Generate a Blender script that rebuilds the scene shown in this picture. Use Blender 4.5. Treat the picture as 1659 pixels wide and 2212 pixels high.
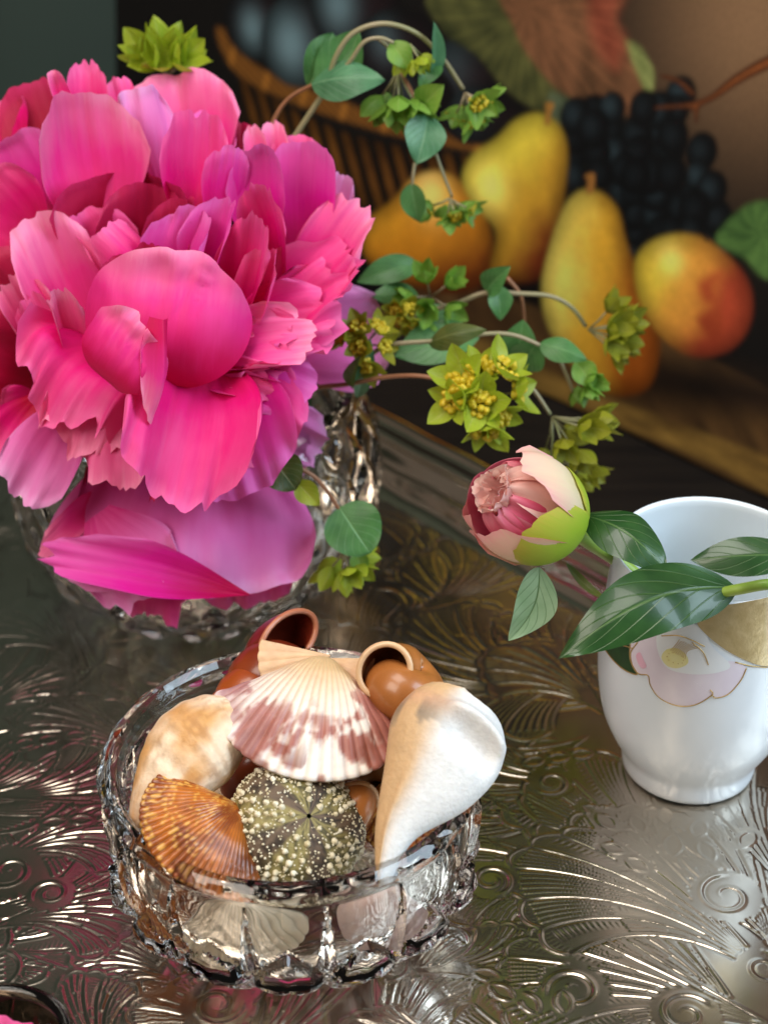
import bpy, math, random
import numpy as np
from mathutils import Vector, Matrix, noise as mnoise

for o in list(bpy.data.objects):
    bpy.data.objects.remove(o)
sc = bpy.context.scene
col = sc.collection

# ------------------------------------------------------------------ camera
CAM_H, PITCH = 0.446, math.radians(32.0)
cam_d = bpy.data.cameras.new('camera')
cam = bpy.data.objects.new('camera', cam_d)
col.objects.link(cam)
cam.location = (0, 0, CAM_H)
cam.rotation_euler = (math.pi / 2 - PITCH, 0, 0)
cam_d.sensor_fit = 'VERTICAL'
cam_d.sensor_height = 24.0
cam_d.lens = 12.0 / math.tan(math.radians(16.0))
cam_d.clip_start = 0.01
cam_d.clip_end = 50
cam_d.dof.use_dof = True
cam_d.dof.focus_distance = 0.605
cam_d.dof.aperture_fstop = 6.0
sc.camera = cam

# ------------------------------------------------------------------ world and lamps (indoor window and overhead light, plus an added fill)
world = bpy.data.worlds.new('World')
sc.world = world
world.use_nodes = True
bg = world.node_tree.nodes['Background']
bg.inputs[0].default_value = (0.62, 0.56, 0.50, 1)
bg.inputs[1].default_value = 0.17

def area_lamp(name, loc, target, sx, sy, power, colour):
    ld = bpy.data.lights.new(name, 'AREA')
    ld.shape = 'RECTANGLE'
    ld.size, ld.size_y = sx, sy
    ld.energy = power
    ld.color = colour
    lo = bpy.data.objects.new(name, ld)
    col.objects.link(lo)
    lo.location = loc
    lo.rotation_euler = (Vector(target) - Vector(loc)).to_track_quat('-Z', 'Y').to_euler()
    return lo

area_lamp('window_light', (0.95, 0.25, 0.75), (0.0, 0.55, 0.08), 0.6, 0.9, 15.0, (0.68, 0.85, 1.0))
area_lamp('ceiling_light', (-0.12, 0.50, 1.30), (-0.05, 0.55, 0.0), 0.65, 0.65, 9.0, (1.0, 0.95, 0.88))
area_lamp('painting_fill', (-0.55, -0.05, 0.95), (0.0, 0.65, 0.12), 0.6, 0.6, 8.0, (1.0, 0.90, 0.78))  # fill lamp added at front left to brighten the painting

sc.view_settings.view_transform = 'Standard'
sc.view_settings.look = 'None'
sc.view_settings.exposure = 0.12
sc.view_settings.gamma = 1.0
sc.view_settings.use_curve_mapping = False
cy = sc.cycles
cy.use_denoising = True
try:
    cy.denoiser = 'OPENIMAGEDENOISE'
except Exception:
    pass
cy.use_adaptive_sampling = True
cy.adaptive_threshold = 0.015
cy.max_bounces = 14
cy.diffuse_bounces = 5
cy.glossy_bounces = 6
cy.transmission_bounces = 14
cy.caustics_refractive = True
cy.caustics_reflective = True
cy.blur_glossy = 0.6
cy.sample_clamp_indirect = 4.0

# ------------------------------------------------------------------ measuring helpers
# x, y: a place read off the photograph (1659 x 2212 grid); the third number fixes its real distance
FPX = 1106.0 / math.tan(math.radians(16.0))
_fw = Vector((0, math.cos(PITCH), -math.sin(PITCH)))
_up = Vector((0, math.sin(PITCH), math.cos(PITCH)))
CAM = Vector((0, 0, CAM_H))
TOCAM = -_fw

def ray(x, y):
    return Vector((1, 0, 0)) * ((x - 829.5) / FPX) + _up * ((1106.0 - y) / FPX) + _fw

def at(x, y, Y):
    r = ray(x, y)
    return CAM + r * (Y / r.y)

def atz(x, y, z):
    r = ray(x, y)
    return CAM + r * ((z - CAM_H) / r.z)

def mpp(p):
    """metres per measured pixel at point p"""
    return (p - CAM).dot(_fw) / FPX

# ------------------------------------------------------------------ object helpers
def tag(o, label=None, cat=None, group=None, kind=None):
    for k, v in (('label', label), ('category', cat), ('group', group), ('kind', kind)):
        if v:
            o[k] = v
    return o

def thing(name, loc, label, cat, group=None):
    o = bpy.data.objects.new(name, None)
    o.empty_display_size = 0.01
    col.objects.link(o)
    o.location = loc
    return tag(o, label, cat, group)

def world_loc(o):
    p = Vector(o.location) if o.parent is None else o.matrix_parent_inverse @ Vector(o.location)
    while o.parent is not None:
        o = o.parent
        p = p + Vector(o.location) if o.parent is None else o.matrix_parent_inverse @ (p + Vector(o.location))
    return p

def adopt(o, parent):
    """children keep world coordinates: roots are empties or meshes that are only translated"""
    if parent is None:
        return o
    o.parent = parent
    top = parent
    while top.parent is not None:
        top = top.parent
    if parent.parent is None:
        o.matrix_parent_inverse = Matrix.Translation(-Vector(parent.location))
    return o

def mk(name, V, F, mat, parent=None, smooth=True, attrs=None):
    me = bpy.data.meshes.new(name)
    V = np.asarray(V, dtype=np.float32).reshape(-1, 3)
    if isinstance(F, np.ndarray):
        nv, nf = len(V), len(F)
        k = F.shape[1]
        me.vertices.add(nv)
        me.vertices.foreach_set('co', V.ravel())
        me.loops.add(nf * k)
        me.loops.foreach_set('vertex_index', F.astype(np.int32).ravel())
        me.polygons.add(nf)
        me.polygons.foreach_set('loop_start', np.arange(0, nf * k, k, dtype=np.int32))
        me.update(calc_edges=True)
    else:
        me.from_pydata([tuple(map(float, v)) for v in V], [], [tuple(f) for f in F])
    for k_, arr in (attrs or {}).items():
        a = me.attributes.new(k_, 'FLOAT_COLOR', 'POINT')
        arr = np.asarray(arr, dtype=np.float32)
        if arr.shape[1] == 3:
            arr = np.hstack([arr, np.ones((len(arr), 1), np.float32)])
        a.data.foreach_set('color', arr.ravel())
    if smooth:
        me.polygons.foreach_set('use_smooth', np.ones(len(me.polygons), dtype=bool))
    me.materials.append(mat)
    me.validate()
    o = bpy.data.objects.new(name, me)
    col.objects.link(o)
    return adopt(o, parent)

def gridF(nu, nv, wrapu=False, wrapv=False):
    """faces of an nu x nv vertex grid stored row by row (u outer)"""
    iu = np.arange(nu if wrapu else nu - 1)
    iv = np.arange(nv if wrapv else nv - 1)
    a, b = np.meshgrid(iu, iv, indexing='ij')
    a2, b2 = (a + 1) % nu, (b + 1) % nv
    return np.stack([a * nv + b, a2 * nv + b, a2 * nv + b2, a * nv + b2], -1).reshape(-1, 4)

def tubeVF(pts, rad, n=8, cap=True):
    pts = [Vector(p) for p in pts]
    rs = rad if hasattr(rad, '__len__') else [rad] * len(pts)
    V, F = [], []
    nrm = None
    for i, p in enumerate(pts):
        t = (pts[min(i + 1, len(pts) - 1)] - pts[max(i - 1, 0)])
        t = t.normalized() if t.length > 1e-9 else Vector((0, 0, 1))
        if nrm is None:
            nrm = t.orthogonal().normalized()
        nrm = (nrm - t * nrm.dot(t))
        nrm = nrm.normalized() if nrm.length > 1e-6 else t.orthogonal().normalized()
        b = t.cross(nrm)
        for k in range(n):
            a = 2 * math.pi * k / n
            V.append(p + (nrm * math.cos(a) + b * math.sin(a)) * rs[i])
    for i in range(len(pts) - 1):
        for k in range(n):
            k2 = (k + 1) % n
            F.append((i * n + k, i * n + k2, (i + 1) * n + k2, (i + 1) * n + k))
    if cap:
        F.append(tuple(range(n))[::-1])
        F.append(tuple((len(pts) - 1) * n + k for k in range(n)))
    return V, F

def smooth_path(P, sub=6):
    P = [Vector(p) for p in P]
    if len(P) < 3:
        return [P[0].lerp(P[-1], i / sub) for i in range(sub + 1)]
    Q = [P[0] * 2 - P[1]] + P + [P[-1] * 2 - P[-2]]
    out = []
    for i in range(1, len(Q) - 2):
        p0, p1, p2, p3 = Q[i - 1:i + 3]
        for k in range(sub):
            t = k / sub
            out.append(0.5 * ((2 * p1) + (p2 - p0) * t + (2 * p0 - 5 * p1 + 4 * p2 - p3) * t * t + (3 * p1 - p0 - 3 * p2 + p3) * t ** 3))
    out.append(P[-1])
    return out

def join(parts):
    """[(V,F),...] -> one V,F"""
    V, F = [], []
    for v, f in parts:
        o = len(V)
        V += list(v)
        F += [tuple(i + o for i in q) for q in f]
    return V, F

_rng = np.random.RandomState(5)
_lat = _rng.rand(64, 64).astype(np.float32)
def vn(x, y):
    """smooth 2-D value noise 0..1"""
    x = np.asarray(x, float); y = np.asarray(y, float)
    xi, yi = np.floor(x).astype(int), np.floor(y).astype(int)
    fx, fy = x - xi, y - yi
    fx, fy = fx * fx * (3 - 2 * fx), fy * fy * (3 - 2 * fy)
    g = lambda a, b: _lat[a % 64, b % 64]
    return (g(xi, yi) * (1 - fx) + g(xi + 1, yi) * fx) * (1 - fy) + (g(xi, yi + 1) * (1 - fx) + g(xi + 1, yi + 1) * fx) * fy
def fbm(x, y):
    return 0.5 * vn(x, y) + 0.28 * vn(x * 2.1 + 7, y * 2.1 + 3) + 0.15 * vn(x * 4.3 + 1, y * 4.3 + 9) + 0.07 * vn(x * 8.7, y * 8.7)
def lerp(a, b, t):
    t = np.clip(t, 0, 1)[..., None]
    return np.asarray(a, float) * (1 - t) + np.asarray(b, float) * t
def srgb(r, g, b):
    f = lambda c: (c / 255 / 12.92) if c / 255 <= 0.04045 else ((c / 255 + 0.055) / 1.055) ** 2.4
    return np.array([f(r), f(g), f(b)])
def sstep(a, b, x):
    t = np.clip((np.asarray(x, float) - a) / (b - a), 0, 1)
    return t * t * (3 - 2 * t)

# ------------------------------------------------------------------ materials
def newmat(name):
    m = bpy.data.materials.new(name)
    m.use_nodes = True
    nt = m.node_tree
    return m, nt, nt.nodes['Principled BSDF'], nt.nodes['Material Output']

def N(nt, t, **kw):
    n = nt.nodes.new(t)
    for k, v in kw.items():
        if k in n.inputs:
            n.inputs[k].default_value = v
        else:
            setattr(n, k, v)
    return n

def ramp(nt, stops):
    r = nt.nodes.new('ShaderNodeValToRGB')
    e = r.color_ramp.elements
    while len(e) < len(stops):
        e.new(0.5)
    for i, (p, c) in enumerate(stops):
        e[i].position = p
        e[i].color = (*c, 1)
    return r

def mat_noise(name, c1, c2, scale=60, rough=0.5, bump=0.0, bscale=400, metal=0, spec=0.5, coat=0, sss=0, transl=0, stretch=(1, 1, 1), dist=0.001):
    m, nt, b, out = newmat(name)
    L = nt.links.new
    tc = N(nt, 'ShaderNodeTexCoord')
    mp = N(nt, 'ShaderNodeMapping')
    mp.inputs['Scale'].default_value = stretch
    L(tc.outputs['Object'], mp.inputs[0])
    n1 = N(nt, 'ShaderNodeTexNoise', Scale=scale, Detail=5.0)
    L(mp.outputs[0], n1.inputs['Vector'])
    r = ramp(nt, [(0.3, c1), (0.7, c2)])
    L(n1.outputs[0], r.inputs[0])
    L(r.outputs[0], b.inputs['Base Color'])
    b.inputs['Roughness'].default_value = rough
    b.inputs['Metallic'].default_value = metal
    b.inputs['Specular IOR Level'].default_value = spec
    b.inputs['Coat Weight'].default_value = coat
    if sss:
        b.inputs['Subsurface Weight'].default_value = sss
        b.inputs['Subsurface Radius'].default_value = (0.004, 0.002, 0.001)
        b.inputs['Subsurface Scale'].default_value = 1.0
    if bump:
        n2 = N(nt, 'ShaderNodeTexNoise', Scale=bscale, Detail=4.0)
        L(mp.outputs[0], n2.inputs['Vector'])
        bp = N(nt, 'ShaderNodeBump', Strength=bump, Distance=dist)
        L(n2.outputs[0], bp.inputs['Height'])
        L(bp.outputs[0], b.inputs['Normal'])
    if transl:
        t = N(nt, 'ShaderNodeBsdfTranslucent')
        L(r.outputs[0], t.inputs[0])
        mx = N(nt, 'ShaderNodeMixShader')
        mx.inputs[0].default_value = transl
        L(b.outputs[0], mx.inputs[1]); L(t.outputs[0], mx.inputs[2]); L(mx.outputs[0], out.inputs[0])
    return m

def mat_attr(name, rough=0.5, spec=0.5, bump=0.0, bscale=500, vary=0.15, coat=0, transl=0, dist=0.0008, sss=0):
    """colour from the object's own 'col' attribute, with fine grain"""
    m, nt, b, out = newmat(name)
    L = nt.links.new
    a = N(nt, 'ShaderNodeAttribute', attribute_name='col')
    tc = N(nt, 'ShaderNodeTexCoord')
    n1 = N(nt, 'ShaderNodeTexNoise', Scale=bscale * 0.5, Detail=4.0)
    L(tc.outputs['Object'], n1.inputs['Vector'])
    r = ramp(nt, [(0.3, (1 - vary,) * 3), (0.7, (1 + 0,) * 3)])
    L(n1.outputs[0], r.inputs[0])
    mx = N(nt, 'ShaderNodeMix', data_type='RGBA', blend_type='MULTIPLY')
    mx.inputs[0].default_value = 1
    L(a.outputs['Color'], mx.inputs[6]); L(r.outputs[0], mx.inputs[7])
    L(mx.outputs[2], b.inputs['Base Color'])
    b.inputs['Roughness'].default_value = rough
    b.inputs['Specular IOR Level'].default_value = spec
    b.inputs['Coat Weight'].default_value = coat
    if sss:
        b.inputs['Subsurface Weight'].default_value = sss
        b.inputs['Subsurface Radius'].default_value = (0.003, 0.002, 0.001)
        b.inputs['Subsurface Scale'].default_value = 1.0
    if bump:
        n2 = N(nt, 'ShaderNodeTexNoise', Scale=bscale, Detail=4.0)
        L(tc.outputs['Object'], n2.inputs['Vector'])
        bp = N(nt, 'ShaderNodeBump', Strength=bump, Distance=dist)
        L(n2.outputs[0], bp.inputs['Height'])
        L(bp.outputs[0], b.inputs['Normal'])
    if transl:
        t = N(nt, 'ShaderNodeBsdfTranslucent')
        L(mx.outputs[2], t.inputs[0])
        ms = N(nt, 'ShaderNodeMixShader')
        ms.inputs[0].default_value = transl
        L(b.outputs[0], ms.inputs[1]); L(t.outputs[0], ms.inputs[2]); L(ms.outputs[0], out.inputs[0])
    return m

def mat_glass(name, tint=(0.97, 0.955, 0.94), ior=1.5, rough=0.0):
    m, nt, b, out = newmat(name)
    b.inputs['Base Color'].default_value = (*tint, 1)
    b.inputs['Roughness'].default_value = rough
    b.inputs['IOR'].default_value = ior
    b.inputs['Transmission Weight'].default_value = 1.0
    return m

# ------------------------------------------------------------------ the setting: table, wall, engraved tray
RD = Vector((0.682, -0.731, 0)).normalized()      # run of the tray's back edge and of the painting
RN = Vector((0.731, 0.682, 0)).normalized()       # away from the camera
RO = Vector((0.009, 0.72, 0))                     # a point on the tray floor's back edge

m_table = mat_noise('dark_wood', (0.006, 0.005, 0.005), (0.014, 0.011, 0.009), 12, 0.6, 0.1, 80, spec=0.15, stretch=(1, 8, 1))
tb = mk('table', [(-1.2, 0.0, -0.006), (1.2, 0.0, -0.006), (1.2, 1.3, -0.006), (-1.2, 1.3, -0.006)], [(0, 1, 2, 3)], m_table, smooth=False)
tag(tb, kind='structure')
m_wall = mat_noise('dark_green_wall', (0.020, 0.034, 0.026), (0.030, 0.048, 0.036), 3, 0.8, 0.05, 200)
wl = mk('wall', [(-1.5, 1.30, -0.3), (1.5, 1.30, -0.3), (1.5, 1.30, 1.3), (-1.5, 1.30, 1.3)], [(0, 1, 2, 3)], m_wall, smooth=False)
tag(wl, kind='structure')

# --- engraved relief of the tray floor, drawn stroke by stroke into a height field (metres)
PX0, PY0, RES = -0.26, 0.33, 0.0004
NXR, NYR = int(0.56 / RES), int(0.50 / RES)
Hf = np.zeros((NXR, NYR), np.float32)
KR = 3
_ko = np.stack(np.meshgrid(np.arange(-KR, KR + 1), np.arange(-KR, KR + 1), indexing='ij'), -1).reshape(-1, 2)
_spts, _sw, _sa = [], [], []
def stroke(P, w=0.00045, a=0.0003):
    """a raised or sunk line along the polyline P (list of (x, y))"""
    P = np.asarray(P, float)
    seg = np.hypot(*(P[1:] - P[:-1]).T)
    cum = np.concatenate([[0], np.cumsum(seg)])
    if cum[-1] < 1e-5:
        n = 1
    else:
        n = max(2, int(cum[-1] / 0.0003))
    u = np.linspace(0, cum[-1], n)
    q = np.stack([np.interp(u, cum, P[:, 0]), np.interp(u, cum, P[:, 1])], -1)
    am = np.full(len(q), a) * (np.clip(np.minimum(u, cum[-1] - u) / 0.003, 0.25, 1) if n > 2 else 1)
    ok = free(q)
    if ok.any():
        _spts.append(q[ok]); _sw.append(np.full(ok.sum(), w)); _sa.append(am[ok])
OR_ = 0.001
OCC = np.zeros((570, 520), bool)
def occ_ix(q):
    q = np.atleast_2d(q)
    return np.clip(((q[:, 0] - PX0) / OR_).astype(int), 0, 569), np.clip(((q[:, 1] - PY0) / OR_).astype(int), 0, 519)
def free(q):
    i, j = occ_ix(q)
    return ~OCC[i, j]
def occupy(q):
    i, j = occ_ix(q)
    for a in (-1, 0, 1):
        for b in (-1, 0, 1):
            OCC[np.clip(i + a, 0, 569), np.clip(j + b, 0, 519)] = True
def dot(x, y, w=0.0004, a=0.0003):
    q = np.array([[x, y]])
    if free(q)[0]:
        _spts.append(q); _sw.append(np.array([w])); _sa.append(np.array([a]))
def flush():
    global Hf
    q = np.concatenate(_spts); w = np.concatenate(_sw); a = np.concatenate(_sa)
    gx, gy = (q[:, 0] - PX0) / RES, (q[:, 1] - PY0) / RES
    ix, iy = np.round(gx).astype(int), np.round(gy).astype(int)
    ok = (ix > KR) & (ix < NXR - KR - 1) & (iy > KR) & (iy < NYR - KR - 1)
    gx, gy, ix, iy, w, a = gx[ok], gy[ok], ix[ok], iy[ok], w[ok], a[ok]
    up = np.zeros(NXR * NYR, np.float32); dn = np.zeros(NXR * NYR, np.float32)
    for dx, dy in _ko:
        d2 = ((ix + dx - gx) ** 2 + (iy + dy - gy) ** 2) * RES * RES
        v = np.abs(a) * np.exp(-d2 / (w * w))
        k = (ix + dx) * NYR + iy + dy
        np.maximum.at(up, k[a > 0], v[a > 0].astype(np.float32))
        np.maximum.at(dn, k[a < 0], v[a < 0].astype(np.float32))
    Hf = (up - dn).reshape(NXR, NYR)
rp = random.Random(3)
def curl(x, y, r, a0, turns, sgn):
    P = []
    for i in range(40):
        t = i / 39
        rr = r * (1 - 0.8 * t)
        an = a0 + sgn * turns * 2 * math.pi * t
        P.append((x + rr * math.cos(an), y + rr * math.sin(an)))
    stroke(P, 0.0007, 0.0004)
    P2 = [(x + (px - x) * 0.82, y + (py - y) * 0.82) for px, py in P]
    stroke(P2, 0.0005, -0.0003)
def plume(rx, ry, ang, L, bend, spread=0.8, n=8):
    """an acanthus plume: curved ribs, beaded rows between them and a scalloped hem"""
    tips, fan = [], []
    prev = None
    for j in range(n):
        f = j / (n - 1) - 0.5
        a0 = ang + spread * 0.35 * f
        k = bend + spread * 1.9 * f
        Lj = L * (1 - 0.9 * f * f) * rp.uniform(0.94, 1.03)
        P, x, y, an = [], rx, ry, a0
        m = 40
        for i in range(m + 1):
            P.append((x, y))
            an = a0 + k * (i / m) ** 1.4
            x += Lj / m * math.cos(an); y += Lj / m * math.sin(an)
        stroke(P, 0.00055, 0.00026)
        off = lambda q, i, d: (q[i][0] - d * math.sin(math.atan2(q[min(i + 1, m)][1] - q[i - 1][1], q[min(i + 1, m)][0] - q[i - 1][0])),
                               q[i][1] + d * math.cos(math.atan2(q[min(i + 1, m)][1] - q[i - 1][1], q[min(i + 1, m)][0] - q[i - 1][0])))
        stroke([off(P, i, 0.0011) for i in range(4, m)], 0.00055, -0.00042)
        if prev is not None:
            A, B = np.array(prev), np.array(P)
            gap = np.hypot(*(A - B).T)
            for i in range(6, m):
                g = gap[i]
                nrow = int(min(5, max(0, (g - 0.0016) / 0.0016)))
                style = (j * 7 + i // 14) % 4
                for s in (0.0, 0.5):
                    i2 = min(i + 1, m)
                    a_ = A[i] * (1 - s) + A[i2] * s
                    b_ = B[i] * (1 - s) + B[i2] * s
                    for r_ in range(nrow):
                        t = (r_ + 1) / (nrow + 1)
                        p = a_ * (1 - t) + b_ * t
                        if style == 3 and s == 0 and r_ == 0:
                            q1 = a_ * 0.85 + b_ * 0.15; q2 = a_ * 0.45 + b_ * 0.55
                            stroke([q1, q2], 0.00045, -0.00035)
                        elif style != 3:
                            dot(p[0] + rp.uniform(-1, 1) * 1e-4, p[1] + rp.uniform(-1, 1) * 1e-4, 0.00058, 0.00042)
        if prev is not None:
            for t in np.linspace(0, 1, 14):
                fan.append(np.array(prev) * (1 - t) + np.array(P) * t)
        prev = P
        tips.append((P[-1], an))
    for j in range(n - 1):
        (p, a1), (q, a2) = tips[j], tips[j + 1]
        p, q = np.array(p), np.array(q)
        am = 0.5 * (a1 + a2)
        w = np.hypot(*(q - p))
        mid = (p + q) / 2 + np.array([math.cos(am), math.sin(am)]) * w * 0.55
        H1 = [(1 - t) ** 2 * p + 2 * t * (1 - t) * mid + t * t * q for t in np.linspace(0, 1, 16)]
        stroke(H1, 0.0008, 0.0005)
        c = (p + q) / 2
        stroke([c + (h - c) * 0.86 for h in H1], 0.0005, -0.0004)
        for t in np.linspace(0.12, 0.88, 8):
            h = (1 - t) ** 2 * p + 2 * t * (1 - t) * mid + t * t * q
            d = np.array([math.cos(am), math.sin(am)])
            stroke([h - d * 0.0012, h - d * 0.004], 0.0003, -0.0003)
        fan.append(np.array([c + (h - c) * k_ for h in H1 for k_ in (0.3, 0.6, 0.9, 1.05)]))
    occupy(np.concatenate(fan))
def bud_leaf(x, y, a, L):
    for s in (-1, 1):
        P = []
        for i in range(14):
            t = i / 13
            w = s * L * 0.28 * math.sin(math.pi * t) ** 0.8
            P.append((x + L * t * math.cos(a) - w * math.sin(a), y + L * t * math.sin(a) + w * math.cos(a)))
        stroke(P, 0.0006, 0.00045)
    for i in range(5):
        t = 0.25 + 0.12 * i
        stroke([(x + L * t * math.cos(a), y + L * t * math.sin(a)), (x + L * (t + 0.12) * math.cos(a) - 0.15 * L * math.sin(a), y + L * (t + 0.12) * math.sin(a) + 0.15 * L * math.cos(a))], 0.00035, -0.00025)
def g(x, y):
    p = atz(x, y, 0)
    return p.x, p.y
for (x, y, a, L) in [(1330, 1790, 2.2, .010), (1390, 1800, 1.9, .010), (1440, 1780, 1.6, .010), (1450, 1850, 1.4, .012), (1500, 1810, 1.2, .011), (1400, 1880, 2.4, .010),
                     (1350, 1840, 2.7, .009), (1540, 1860, 1.9, .011), (1600, 1830, 1.0, .010), (1300, 1760, 2.5, .009), (1110, 2160, 2.4, .010), (1160, 2190, 2.0, .010),
                     (1220, 2190, 1.6, .010), (1080, 2110, 2.9, .009), (1130, 1650, .4, .009), (1180, 1640, .2, .009), (1230, 1630, .1, .009), (80, 1600, 0.2, .009), (140, 1590, .1, .009),
                     (30, 1610, .3, .009), (90, 1780, .2, .009), (150, 1770, 0, .009)]:
    p = g(x, y)
    bud_leaf(p[0], p[1], a, L)
    occupy(np.array([(p[0] + L * t * math.cos(a) - L * w * math.sin(a), p[1] + L * t * math.sin(a) + L * w * math.cos(a)) for t in np.linspace(0, 1.05, 12) for w in np.linspace(-.24, .24, 7)]))
# the plumes: (root seen at, points towards, bend)
PL = [((1690, 2130), (1180, 1880), 0.5), ((1700, 2230), (1150, 2110), 0.35), ((1660, 1960), (1290, 1790), -0.5),
      ((1620, 1915), (1230, 1690), -0.3), ((1690, 2330), (1250, 2260), 0.2), ((1500, 2290), (1040, 2190), -0.6),
      ((1060, 2330), (760, 2250), 0.4), ((-30, 1880), (260, 1800), -0.6), ((-40, 1720), (240, 1650), 0.5),
      ((-30, 2010), (260, 1990), -0.5), ((330, 1650), (60, 1560), 0.6), ((1330, 1560), (1080, 1420), 0.5),
      ((1330, 1640), (1060, 1690), -0.5), ((1340, 1500), (1150, 1330), -0.5), ((880, 1330), (1080, 1180), 0.5),
      ((180, 1440), (20, 1330), 0.4), ((560, 1480), (320, 1420), -0.5), ((1200, 1480), (940, 1330), -0.5),
      ((600, 2330), (330, 2180), 0.5), ((280, 2330), (180, 2130), -0.4), ((900, 2100), (1130, 2040), 0.4),
      ((420, 2140), (200, 2060), 0.5), ((640, 1900), (420, 1700), 0.3), ((-60, 1560), (130, 1470), -0.4)]
for (x, y, r, s) in [(1570, 1935, 0.011, 1), (1240, 2140, 0.010, -1), (20, 1880, 0.011, 1), (110, 1930, 0.007, -1), (1190, 1690, 0.007, 1),
                     (1480, 2190, 0.010, 1), (470, 2170, 0.010, -1), (1060, 1900, 0.008, 1), (300, 1560, 0.008, -1), (1650, 2090, 0.008, -1)]:
    p = g(x, y)
    curl(p[0], p[1], r, rp.uniform(0, 6), 1.3, s)
    occupy(np.array([(p[0] + r * u * math.cos(v), p[1] + r * u * math.sin(v)) for u in (.2, .4, .6, .8, .95, 1.08) for v in np.linspace(0, 6.3, 40)]))
for (r_, t_, bnd) in PL:
    x0, y0 = g(*r_); x1, y1 = g(*t_)
    plume(x0, y0, math.atan2(y1 - y0, x1 - x0) - bnd * 0.7, 1.15 * math.hypot(x1 - x0, y1 - y0), bnd * 1.7)
# smaller plumes fill what is left
fx = [(x, y) for x in np.arange(-0.24, 0.24, 0.034) for y in np.arange(0.36, 0.80, 0.034)]
rp.shuffle(fx)
for (x, y) in fx:
    x += rp.uniform(-.012, .012); y += rp.uniform(-.012, .012)
    a = 1.6 * math.sin(x * 14 + 1) + 1.8 * math.cos(y * 12) + rp.uniform(-.5, .5)
    L = rp.uniform(0.06, 0.10)
    plume(x - 0.4 * L * math.cos(a), y - 0.4 * L * math.sin(a), a, L, rp.choice([-1.2, -.8, .8, 1.2]), 0.85, 7)
flush()

def relief(X, Y):
    gx = np.clip((X - PX0) / RES, 0, NXR - 1.001); gy = np.clip((Y - PY0) / RES, 0, NYR - 1.001)
    ix, iy = gx.astype(int), gy.astype(int)
    fx, fy = gx - ix, gy - iy
    ix2, iy2 = np.minimum(ix + 1, NXR - 1), np.minimum(iy + 1, NYR - 1)
    return (Hf[ix, iy] * (1 - fx) + Hf[ix2, iy] * fx) * (1 - fy) + (Hf[ix, iy2] * (1 - fx) + Hf[ix2, iy2] * fx) * fy
xs = np.concatenate([np.linspace(-0.60, -0.20, 20)[:-1], np.arange(-0.20, 0.180, 0.00043), np.linspace(0.181, 0.45, 16)])
ys = np.concatenate([np.linspace(0.12, 0.375, 12)[:-1], np.arange(0.375, 0.735, 0.00043), np.linspace(0.736, 1.1, 24)])
GX, GY = np.meshgrid(xs, ys, indexing='ij')
off = (GX - RO.x) * RN.x + (GY - RO.y) * RN.y
GZ = 0.66 * relief(GX, GY) + 0.00035 * (fbm(GX * 14, GY * 14) - 0.5)
keep_v = off < 0.004
Ft = gridF(len(xs), len(ys))
Ft = Ft[keep_v.ravel()[Ft].all(1)]
used = np.zeros(GX.size, bool); used[Ft.ravel()] = True
remap = np.cumsum(used) - 1
Vt = np.stack([GX.ravel(), GY.ravel(), GZ.ravel()], -1)[used]
Ft = remap[Ft]

def mat_silver(name, rough=0.17, c1=(0.50, 0.43, 0.35), c2=(0.66, 0.60, 0.52)):
    m, nt, b, out = newmat(name)
    L = nt.links.new
    tc = N(nt, 'ShaderNodeTexCoord')
    n1 = N(nt, 'ShaderNodeTexNoise', Scale=9.0, Detail=6.0)
    L(tc.outputs['Object'], n1.inputs['Vector'])
    r = ramp(nt, [(0.35, c1), (0.65, c2)])
    L(n1.outputs[0], r.inputs[0]); L(r.outputs[0], b.inputs['Base Color'])
    n2 = N(nt, 'ShaderNodeTexNoise', Scale=40.0, Detail=6.0)
    L(tc.outputs['Object'], n2.inputs['Vector'])
    mr = N(nt, 'ShaderNodeMapRange')
    mr.inputs['To Min'].default_value = rough * 0.7
    mr.inputs['To Max'].default_value = rough * 1.7
    L(n2.outputs[0], mr.inputs[0]); L(mr.outputs[0], b.inputs['Roughness'])
    b.inputs['Metallic'].default_value = 1.0
    return m
m_silver = mat_silver('tarnished_silver')
m_silver_rim = mat_silver('polished_silver', 0.07, (0.70, 0.54, 0.40), (0.80, 0.68, 0.54))
tray = thing('serving_tray', (0, 0.5, 0), 'large silver serving tray engraved with curling feather plumes, under everything', 'tray')
mk('tray_floor', Vt, Ft, m_silver, tray)
# stepped rim along the back edge: (offset away from floor, height)
prof = [(-0.009, -0.0016), (-0.004, -0.0002), (0.000, 0.0012), (0.004, 0.0035), (0.007, 0.0075), (0.0085, 0.0085), (0.0105, 0.0083), (0.0118, 0.0095), (0.0165, 0.0125), (0.0178, 0.0138),
        (0.0195, 0.0136), (0.0205, 0.0150), (0.0270, 0.0168), (0.0290, 0.0185), (0.0320, 0.0190), (0.0345, 0.0178), (0.0355, 0.0150), (0.0340, 0.0120), (0.030, 0.008), (0.028, -0.005)]
prof = [(p.x, p.y) for p in smooth_path([Vector((a, b, 0)) for a, b in prof], 4)]
ss = np.linspace(-0.62, 0.42, 80)
Vr = []
for s in ss:
    bow = -0.35 * (min(0, s + 0.25)) ** 2 - 0.0
    wob = 0.0004 * math.sin(s * 130)
    for a, z in prof:
        p = RO + RD * s + RN * (a + wob)
        Vr.append((p.x, p.y, z))
mk('tray_rim', Vr, gridF(len(ss), len(prof)), m_silver_rim, tray)

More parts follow.
